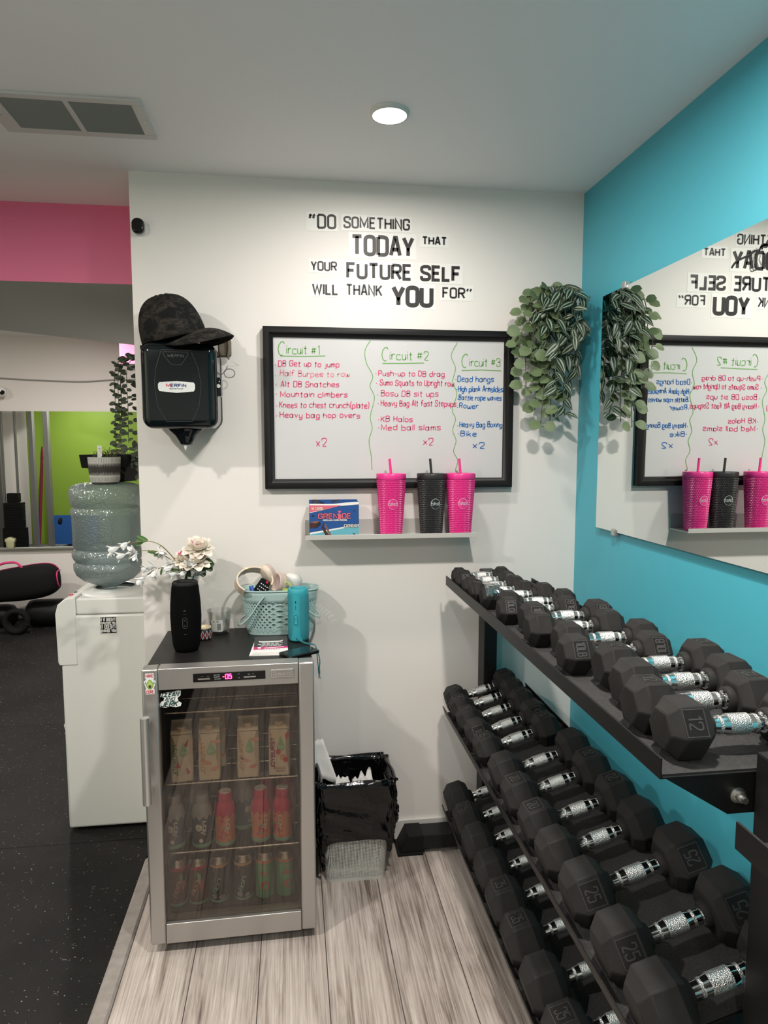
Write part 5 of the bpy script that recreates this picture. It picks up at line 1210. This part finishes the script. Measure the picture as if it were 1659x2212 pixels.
# flyers
m_fy1 = M('flyer_dark', (.05,.045,.045), .35); m_fy2 = M('flyer_pink', (.62,.02,.19), .35)
fd = [(-.081,2.213,-3),(-.0785,2.216,-1.2),(-.0765,2.219,.6),(-.0755,2.222,1.6)]
for i, (x, y, a) in enumerate(fd):
    lab = 'black and pink printed flyer on top of the stack beside the teal speaker' if i == 3 else 'flyer lying under the top flyer, %s of the stack' % ['lowest', 'second lowest', 'third lowest'][i]
    t = thing('flyer', lab, 'flyer', (x, y, TZ+.0004+i*.0022), (0,0,R(a)), 'stacked flyers on the fridge')
    w_, h_ = .108, .180
    MB().box(-w_/2,w_/2,-h_/2,h_/2,0,.0018).build('sheet', m_sw, t)
    f3 = lambda e: (lambda u, v: (u, v, .0018+e*.0001))
    if i == 3:
        MB().poly([f3(1)(u,v) for u, v in ((-w_/2,-.030),(w_/2,-.030),(w_/2,h_/2),(-w_/2,h_/2))]).build('dark_panel', m_fy1, t)
        MB().poly([f3(1)(u,v) for u, v in ((-w_/2,-.058),(w_/2,-.050),(w_/2,-.029),(-w_/2,-.029))]).build('pink_band', m_fy2, t)
        mb = MB(); mb.poly([f3(2)(u,v) for u, v in ((-.040,.040),(-.030,.034),(.030,.034),(.040,.042),(.038,.026),(.030,.020),(-.030,.020),(-.038,.026))])
        for k, v in enumerate((.011,.003,-.005,-.013,-.021)):
            x0 = (-.028,-.042,-.040,-.030,-.034)[k]
            for j in range(5): mb.ribbon([(x0+j*.014, v), (x0+j*.014+.011, v)], .0035, f3(2))
        mb.poly([f3(2)(u,v) for u, v in ((-.042,-.032),(-.030,-.032),(-.032,-.048),(-.040,-.048))]); mb.ribbon([(-.022,-.044),(.042,-.038)], .006, f3(2)); mb.build('print', m_sw, t)
        mb = MB(); [mb.ribbon([(-.032+k*.008, -.0620), (-.027+k*.008, -.0615)], .003, f3(2)) for k in range(8)]; mb.build('small_print', m_fy1, t)
ph = thing('phone', 'glossy black phone lying at the right front corner of the fridge', 'phone', (.016, 2.128, TZ+.0005), (0,0,R(-58)))
mb = MB(); mb.prism(rrect(.068,.115,.010), 0, .009, lambda u, v, w: (u, v, w)); mb.build('body', m_blk, ph, bevel=.002, smooth=40)
mb = MB(); mb.poly([(u, v, .0093) for u, v in rrect(.062,.108,.008)]); mb.build('screen', M('phone_glass', (.010,.010,.012), .06, coat=.5), ph)

# ================================================================= waste bin
bn = thing('waste_bin', 'white perforated metal waste bin against the wall beside the fridge', 'waste bin', (.205, 2.352, 0))
m_mesh = perforated('perforated_white_metal', (.62,.62,.57), .0052, .0045, .48, .4); m_rimw = M('bin_white_metal', (.60,.60,.56), .4)
def bsq(u, z, k=0):
    f = z/.36; w_ = .104+.024*f+k; h_ = .088+.014*f+k; per = rrect(2*w_, 2*h_, .025+k*.3, 5); n_ = len(per); x = u*n_; i = int(x) % n_; t = x-int(x)
    a, b = per[i], per[(i+1) % n_]; return Vector((a[0]+(b[0]-a[0])*t, a[1]+(b[1]-a[1])*t, z))
mb = MB(); mb.grid(72, 6, lambda u, v: bsq(u, .012+.336*v), wrap=True); mb.build('mesh_wall', m_mesh, bn, smooth=60)
mb = MB(); mb.grid(72, 3, lambda u, v: bsq(u, .0+.013*v, .0012), wrap=True); mb.poly([bsq(k/24, .003) for k in range(24)]); mb.build('base', m_rimw, bn, smooth=60)
mb = MB(); mb.tube([bsq(k/72, .352) for k in range(72)], .004, 8, closed=True); mb.build('rim', m_rimw, bn, smooth=60)
m_bag = M('black_bin_liner', (.0025,.0025,.003), .13, spec=.42, bump=.8, bscale=28)
lin = MB(); rnd = random.Random(3)
def bag(u, v):
    # v: 0 inside bottom .. .4 rim .. 1 outside hem
    a = u; hem = .135+.020*math.sin(2*math.pi*u*3+1)+.012*math.sin(2*math.pi*u*7)
    mid = abs(((u-.625+.5) % 1)-.5)
    hem -= .085*math.exp(-((u-.60)/.050)**2)
    if v < .4: t = v/.4; z = .10+.262*t; k = -.006-.010*(1-t)
    elif v < .5: t = (v-.4)/.1; z = .362+.009*math.sin(math.pi*t); k = -.006+.016*t
    else: t = (v-.5)/.5; z = .360+(hem-.360)*t; k = .010+.004*math.sin(math.pi*t)
    p = bsq(u, z, k)
    q = Vector((math.cos(6.283*u)*2.2, math.sin(6.283*u)*2.2, z*9))
    n1 = noise.noise(q*1.3+Vector((3,1,7))); n2 = noise.noise(Vector((q.x*2.2+q.z*1.2, q.y*2.2, q.z*2.2+q.x)))
    rid = 1-abs(noise.noise(Vector((q.x*1.5+q.z*.9, q.y*1.5-q.z*.5, q.z*.8+3)))*2.2)
    amp = .012*n1+.010*n2+.010*max(0, rid)**4+.006*noise.noise(Vector((q.x*4+q.z*3, q.y*4, q.z*3)))
    if v > .5: amp = amp*min(1, (v-.5)*5)+.003
    elif v < .4: amp = -abs(amp)
    dr = Vector((p.x, p.y, 0)).normalized()
    p += dr*amp; p.z += (.006*noise.noise(q*2) if .3 < v < .62 else 0)
    p.y = min(p.y, D-2.352-.016)
    return p
lin.grid(180, 70, bag, wrap=True)
lo = lin.build('bin_liner', m_bag, None, smooth=180, loc=(.205,2.352,0)); tag(lo, 'crumpled black plastic bag lining the perforated bin', 'bin bag')
m_tis = M('paper_towel', (.78,.77,.74), .9, bump=.5, bscale=250)
def sheet(nm, lab, pts, n=10, amp=.006, seed=0):
    a, b, c, d = [Vector(p) for p in pts]; mb = MB()
    mb.grid(n, n, lambda u, v: a*(1-u)*(1-v)+b*u*(1-v)+c*u*v+d*(1-u)*v+Vector((0,1,.4))*amp*noise.noise(Vector((u*5+seed, v*5, seed)))*2)
    tag(mb.build(nm, m_tis, None, smooth=180, solid=.0008), lab, 'paper towel', 'used paper towels in the bin')
sheet('paper_towel', 'tall stiff white paper towel sticking up out of the bin on the left', [(.070,2.395,.330),(.155,2.375,.300),(.100,2.432,.452),(.035,2.440,.430)], 8, .003, 1)
sheet('paper_towel', 'crumpled paper towel at the right inside the bin', [(.185,2.330,.275),(.290,2.345,.262),(.275,2.425,.325),(.205,2.410,.300)], 16, .016, 4)
sheet('paper_towel', 'folded paper towel lying at the front of the bin', [(.095,2.310,.285),(.215,2.305,.280),(.210,2.375,.302),(.105,2.380,.288)], 14, .013, 7)
sheet('paper_towel', 'pointed paper towel in the middle of the bin', [(.120,2.330,.285),(.205,2.340,.280),(.190,2.395,.318),(.150,2.385,.325)], 10, .010, 9)

# ================================================================= water dispenser, bottle and pots
wd = thing('water_dispenser', 'tall white water dispenser standing behind the end of the white wall', 'water dispenser', (-.72, 2.875, 0))
w0, w1, y0, y1 = -.172, .162, -.155, .155
def wdb(nm, a, mt=m_white, bv=.006, par=wd): return MB().box(*a).build(nm, mt, par, bevel=bv, bseg=3, smooth=40)
wdb('cabinet', (w0, w1, y0, y1, .012, .872), bv=.010)
wdb('head', (w0+.062, w1, y0-.001, y1+.001, .873, .938), bv=.008)
hdp = MB(); hdp.prism([(-.120,.676),(-.178,.676),(-.183,.690),(-.186,.880),(-.176,.915),(-.150,.937),(-.1105,.944),(-.1105,.676)], y0-.003, y1+.003, lambda x, z, y: (x, y, z)); hdp.build('tap_hood', m_white, wd, bevel=.004, smooth=40)
dr = MB(); dr.prism([(-.172,.36),(-.180,.36),(-.192,.392),(-.196,.410),(-.188,.425),(-.172,.432)], -.09, .09, lambda x, z, y: (x, y, z)); dr.build('drip_tray', m_white, wd, bevel=.003)
MB().lathe([(.145,.938),(.138,.946),(.110,.950),(.090,.956),(.082,.953)], 40, c=(.0,0,0), sx=.9, cap0=False, cap1=False).build('bottle_collar', m_white, wd, smooth=60)
for k, mt in enumerate((m_avr, m_mk)): MB().box(-.150+k*.004, -.138, -.10+.05*k, -.085+.05*k, .938, .944).build('indicator', mt, wd)
box('foot', w0+.03, w1-.03, y0+.03, y1-.03, 0, .0125, m_blkm, wd)
sq = thing('slogan_sticker', 'small square black slogan sticker on the side of the water dispenser', 'sticker', (-.712, 2.719, .830))
q = lambda u, v, e=0: (u, -.0004-e*.0004, v)
MB().poly([q(u, v) for u, v in ((-.032,-.034),(.032,-.034),(.032,.034),(-.032,.034))]).build('white_border', m_sw, sq)
MB().poly([q(u, v, 1) for u, v in ((-.0295,-.0315),(.0295,-.0315),(.0295,.0315),(-.0295,.0315))]).build('black_ground', m_blkm, sq)
mb = MB()
for s, v, h, w_ in (("IF IT DOESN'T", .0165, .0115, .0021),("CHALLENGE YOU,", .0060, .0068, .0018),("IT DOESN'T", -.0130, .0150, .0024),("CHANGE YOU", -.0270, .0100, .0027)): text(mb, s, lambda a, b: q(a, b, 2), h, w_, width=.054, u0=-.027, v0=v, r=1.5)
mb.build('lettering', m_sw, sq)
wbt = thing('water_bottle', 'large translucent blue water bottle upturned on the white dispenser', 'water bottle', (-.742, 2.875, .955))
m_pet = glassy('blue_bottle_plastic', (.82,.89,.90), .12, .13, diff=.45, dcol=(.47,.55,.555))
# pebbled shoulders on the bottle shell
nt = m_pet.node_tree; gl_ = [n for n in nt.nodes if n.type == 'BSDF_GLOSSY'][0]
tcx = nt.nodes.new('ShaderNodeTexCoord'); vx = nt.nodes.new('ShaderNodeTexVoronoi'); vx.inputs['Scale'].default_value = 130; nt.links.new(tcx.outputs['Object'], vx.inputs[0])
bx = nt.nodes.new('ShaderNodeBump'); bx.inputs['Strength'].default_value = 1.0; bx.inputs['Distance'].default_value = .003; nt.links.new(vx.outputs['Distance'], bx.inputs['Height']); nt.links.new(bx.outputs[0], gl_.inputs['Normal'])
BPF = [(.028,-.012),(.030,.0),(.060,.012),(.098,.030),(.122,.052),(.131,.075),(.132,.095),(.122,.105),(.131,.117),(.136,.130),(.135,.146),(.122,.158),(.131,.170),(.131,.285),(.134,.294),(.137,.312),(.124,.324),(.135,.338),(.138,.362),(.138,.388),(.128,.408),(.100,.417),(.05,.4185),(0,.4185)]
MB().lathe(BPF, 56, cap0=False, cap1=False).build('shell', m_pet, wbt, smooth=70)
MB().lathe([(.0,-.008)]+[(r-.004, z) for r, z in BPF[1:15]]+[(0,.296)], 48, cap0=False, cap1=False).build('water', glassy('water', (.86,.93,.94), .03, .02), wbt, smooth=60)
pp = thing('succulent_pot', 'black and white patterned pot of small succulents on the water bottle', 'potted plant', (-.728, 2.815, 1.3745))
m_pot = M('pot_white_glaze', (.66,.65,.61), .5); m_pd = M('pot_dark_line', (.035,.028,.026), .6)
MB().lathe([(.048,0),(.050,.006)], 36, cap1=False).build('pot_foot', m_pd, pp)
MB().lathe([(.051,.006),(.0555,.012),(.0605,.098),(.0605,.103),(.0565,.103),(.055,.09),(0,.09)], 44, cap1=False).build('pot_wall', m_pot, pp, smooth=50)
pr = lambda v: .0555+(.0605-.0555)*(v-.012)/.086
pf = lambda u, v: ((pr(v)+.0005)*math.sin(u), -(pr(v)+.0005)*math.cos(u), v)
mb = MB(); n_ = 64
for k in range(n_):
    a = 2*math.pi*k/n_
    mb.ribbon([(a,.082),(a,.102)], .016, pf); mb.ribbon([(a,.010),(a,.026)], .016, pf); mb.ribbon([(a,.046),(a+.14,.066)], .026, pf)
for v in (.078,.074,.070,.042,.038,.034): mb.ribbon([(2*math.pi*k/48, v) for k in range(48)], .0016, pf, closed=True)
mb.build('pot_pattern', m_pd, pp)
MB().lathe([(0,.093),(.05,.092),(.0562,.088)], 24, cap0=False, cap1=False).build('soil', M('potting_soil', (.03,.02,.015), .95, bump=1, bscale=300), pp)
sb = MB(); rnd = random.Random(8)
for (cx_, cy_, L, n_) in ((-.016,-.016,.034,26),(.022,.0,.042,34),(-.028,.012,.03,14)):
    for k in range(n_):
        a = rnd.uniform(0,6.28); e = rnd.uniform(.25,1.3); d = Vector((math.cos(a)*math.cos(e), math.sin(a)*math.cos(e), math.sin(e)))
        p = Vector((cx_,cy_,.092)); sb.tube([p, p+d*L*.5, p+d*L], [.0026,.002,.0003], 5)
sb.build('succulent', M('succulent_green', (.06,.085,.045), .5, var=.4, vscale=60), pp, smooth=60)
gs = MB()
for k in range(26):
    a = rnd.uniform(0,6.28); p = Vector((.018+rnd.uniform(-.02,.02), rnd.uniform(-.02,.02), .094)); gs.tube(smoothpath([p, p+Vector((math.cos(a)*.02, math.sin(a)*.02, .026)), p+Vector((math.cos(a)*.045, math.sin(a)*.03, rnd.uniform(.02,.05)))], 4), .0007, 4)
gs.build('wiry_growth', M('dry_grass', (.16,.13,.07), .7), pp)
MB().prism(rrect(.017,.062,.002, cx=-.008, cy=.117), -.030, -.0285, lambda u, v, w: (u, w, v)).build('plant_tag', m_sw, pp)
mb = MB(); mb.ribbon([(-.012,.137),(-.004,.138)], .0012, lambda u, v: (u,-.0304,v)); mb.ribbon([(-.012,.134),(-.002,.134)], .0005, lambda u, v: (u,-.0304,v)); mb.build('tag_print', m_blkm, pp)
bp = thing('planter', 'black flared plastic planter behind the patterned pot on the water bottle', 'planter', (-.718, 2.945, 1.3745))
mb = MB(); prf = [(.076,0),(.096,.058),(.118,.060),(.125,.112),(.117,.112),(.112,.07),(0,.07)]
mb.lathe(prf, 4, t=Matrix.Rotation(R(45),4,'Z'), sx=1.25, sy=.72, cap1=False); mb.build('pot_wall', m_blkm, bp, bevel=.003)
lf = MB(); rnd = random.Random(14)
for k in range(46):
    p = Vector((rnd.uniform(.02,.13), rnd.uniform(-.06,.0), rnd.uniform(.03,.14))); a = rnd.uniform(0,6.28)
    petal(lf, p, Vector((math.cos(a), -.5, math.sin(a)*.7)), Vector((rnd.uniform(-.6,.6),-1,.5)), rnd.uniform(.022,.034), rnd.uniform(.016,.024), .2, .1)
for k in range(10): lf.tube([(.05+.007*k,-.03,.07),(.05+.008*k,-.035,.12)], .0012, 4)
m_euc = M('eucalyptus_leaf', (.085,.11,.075), .55, var=.4, vscale=30)
lf.build('foliage', m_euc, bp, smooth=180)
eu = thing('hanging_plant', 'trailing eucalyptus plant hanging beyond the left end of the white wall', 'plant', (-.62, 3.35, 1.935))
MB().lathe([(.045,-.10),(.06,0),(.055,0),(.04,-.09),(0,-.09)], 24, c=(.02,0,0), cap1=False).build('pot', m_blkm, eu, smooth=40)
mb = MB(); mb.tube([(.09,0,.04),(.05,0,.05),(.02,0,.0)], .003, 6); mb.build('hook', m_zinc, eu)
lf = MB(); st = MB(); rnd = random.Random(31)
for k in range(15):
    dx = rnd.uniform(-.185,.03); dy = rnd.uniform(-.08,.08); ln = rnd.uniform(.30,.56)
    P = smoothpath([Vector((.0,0,-.01)), Vector((dx*.5,dy*.6,.0)), Vector((dx*.9,dy,-.06)), Vector((dx+.01,dy,-.06-ln*.5)), Vector((dx+rnd.uniform(-.015,.015),dy,-.06-ln))], 10)
    st.tube(P, .0014, 4); side = 1; acc = 0
    for i in range(6, len(P)):
        acc += (P[i]-P[i-1]).length
        if acc > .016:
            acc = 0; side = -side; a = rnd.uniform(-.6,.6)
            petal(lf, P[i], Vector((side*math.cos(a), -.4, math.sin(a))), Vector((rnd.uniform(-.7,.7),-1,.5)), rnd.uniform(.022,.032), rnd.uniform(.014,.022), .2, .1)
st.build('stem', m_stem, eu); lf.build('foliage', m_euc, eu, smooth=180)

# ================================================================= the gym beyond the wall
m_bag2 = M('bag_fabric', (.010,.010,.010), .8, bump=.4, bscale=120, spec=.1); m_pip = M('pink_piping', (.62,.03,.17), .5)
dg = thing('gym_bag', 'black sports bag with pink piping lying on rolled equipment by the far wall', 'bag', (-2.37, 5.93, .250), (0, R(-6), 0))
gb_ = MB()
def bagf(u, v):
    t = u*2-1; a = 2*math.pi*v; k = (1-abs(t)**9)**.5 if abs(t) < 1 else 0
    r = 1+.05*math.sin(9*u+2*v)
    c, s = math.cos(a), math.sin(a)
    return Vector((.47*t, .13*k*r*math.copysign(abs(c)**.7, c), .120+.135*k*r*math.copysign(abs(s)**.6, s)-.035*math.exp(-((t+.25)/.18)**2)*max(0, s)))
gb_.grid(34, 24, lambda u, v: bagf(u, v)); gb_.build('body', m_bag2, dg, smooth=180)
mb = MB(); mb.tube([bagf(k/40, .17)+Vector((0,-.002,.004)) for k in range(1, 40)], .005, 6); mb.tube([bagf(.985-.00*k, .17+k*.03)*1.01 for k in range(18)], .005, 6); mb.build('piping', m_pip, dg, smooth=60)
mb = MB(); mb.tube(smoothpath([Vector(p) for p in ((-.02,-.05,.22),(.01,-.05,.285),(.07,-.05,.307),(.16,-.05,.300),(.20,-.05,.25))], 6), .010, 8); mb.build('carry_handle', m_pip, dg, smooth=60)
m_heavy = M('black_vinyl', (.009,.009,.009), .5, spec=.2, bump=.2, bscale=60)
for i, (x, y, r, ln, lab) in enumerate(((-2.05,6.02,.112,.36,'black round-ended heavy bag at the right under the sports bag'),(-2.52,6.02,.095,.42,'black heavy bag at the left under the sports bag'))):
    T = Matrix.Translation((x,y,r+.002)) @ Matrix.Rotation(R(90),4,'Y')
    tag(MB().lathe([(0,-ln/2),(r*.6,-ln/2+.005),(r*.92,-ln/2+.03),(r,-ln/2+.08),(r,ln/2-.08),(r*.92,ln/2-.03),(r*.6,ln/2-.005),(0,ln/2)], 32, t=T, cap0=False, cap1=False).build('heavy_bag', m_heavy, None, smooth=60), lab, 'heavy bag')
rp = MB(); P = []
for k in range(60):
    a = k/60*2*math.pi*2; r = .075+.012*(k/60); P.append((-2.22+r*math.cos(a), 5.80-.05*(k/60), .105+r*math.sin(a)))
rp.tube(P, .024, 8); tag(rp.build('battle_rope', m_bag2, None, smooth=60), 'thick black rope coiled on the floor in front of the heavy bags', 'rope')
cbl = MB(); cbl.tube(smoothpath([Vector(p) for p in ((-3.0,6.29,2.12),(-2.42,6.29,2.085),(-2.0,6.29,2.068),(-1.75,6.29,2.067),(-1.5,6.29,2.085),(-1.2,6.29,2.09))], 8), .006, 6)
tag(cbl.build('wall_cable', M('grey_wall_cable', (.30,.29,.26), .6), None, smooth=60), 'thin grey cable sagging across the far wall above its mirror', 'cable')
cmr = thing('security_camera', 'small white round security camera at the left on the far wall', 'camera', (-2.44, 6.30, 1.99))
MB().lathe([(.075,0),(.075,-.02),(.05,-.03),(0,-.03)], 24, t=Matrix.Rotation(R(-90),4,'X') @ Matrix.Scale(-1,4,(0,0,1)), cap0=False, cap1=False).build('base', m_white, cmr, smooth=50)
MB().lathe([(0,.05),(.04,.04),(.055,0),(.04,-.04),(0,-.05)], 24, c=(.01,-.075,-.02), cap0=False, cap1=False).build('ball', m_white, cmr, smooth=60)
MB().lathe([(0,.012),(.018,.008),(.02,0)], 16, t=Matrix.Translation((.045,-.115,-.03)) @ Matrix.Rotation(R(70),4,'X'), cap0=False, cap1=False).build('camera_lens', m_blk, cmr, smooth=60)
sb_ = thing('shaker_bottle', 'pale yellow-green shaker jar standing on the far mirror channel', 'bottle', (-2.432, 6.274, .6302))
m_lime = M('pale_lime_plastic', (.50,.50,.30), .5)
MB().lathe([(.028,0),(.032,.004),(.036,.058)], 24, sy=.42, cap1=True).build('cup', m_lime, sb_, smooth=40)
MB().lathe([(.042,.056),(.043,.076),(.034,.084),(.020,.086),(.018,.094),(0,.094)], 24, sy=.38, cap0=False, cap1=False).build('lid', m_lime, sb_, smooth=40)
# machine seen only in the far mirror: rails, weight stack, pulley
m_rail = M('grey_steel_rail', (.22,.22,.215), .4, metal=.4)
cm_ = thing('cable_machine', 'grey steel cable machine with black weight stack, seen in the far mirror', 'gym machine', (-3.75, 2.05, 0))
for x, y, w_, d_ in ((-.40,.05,.08,.09),(.12,.22,.06,.09),(.28,.10,.07,.09),(-.28,.22,.03,.03),(-.10,.22,.03,.03)): box('upright', x-w_/2, x+w_/2, y-d_/2, y+d_/2, 0, 2.2, m_rail, cm_, bevel=.004)
box('top_beam', -.56, .42, -.02, .27, 2.2, 2.28, m_rail, cm_); box('base_plate', -.56, .42, -.15, .32, .0, .05, m_rail, cm_)
stk = MB()
for k in range(18): z = .06+k*.036; w_ = .15 if k < 8 else .125; stk.box(-.16-w_, -.16+w_, .16, .28, z, z+.032)
stk.build('weight_stack', m_blkm, cm_); box('stack_top', -.24, -.08, .17, .27, .71, .84, m_blkm, cm_, bevel=.01)
MB().lathe([(.0,0),(.05,0),(.05,.03),(0,.03)], 24, t=Matrix.Translation((.40,.12,.42)) @ Matrix.Rotation(R(90),4,'Y'), cap0=False, cap1=False).build('pulley', m_blkm, cm_)
tag(MB().lathe([(0,0),(.022,.0),(.022,1.3),(.026,1.31),(.026,1.5),(0,1.5)], 16, cap0=False, cap1=False).build('exercise_bar', M('maroon_bar', (.20,.015,.05), .5), None, loc=(-3.84,1.58,0), rot=(R(4),R(3),0), smooth=50), 'slim maroon bar leaning upright, seen in the far mirror', 'bar')
bm2 = tag(box('exercise_mat', -3.62, -2.95, 0, .03, 0, .45, M('blue_mat', (.012,.085,.30), .5), bevel=.006), 'blue exercise mat leaning on the green wall, seen in the far mirror', 'mat')
bm2.location = (0, 1.64, .002); bm2.rotation_euler = (R(8), 0, 0)
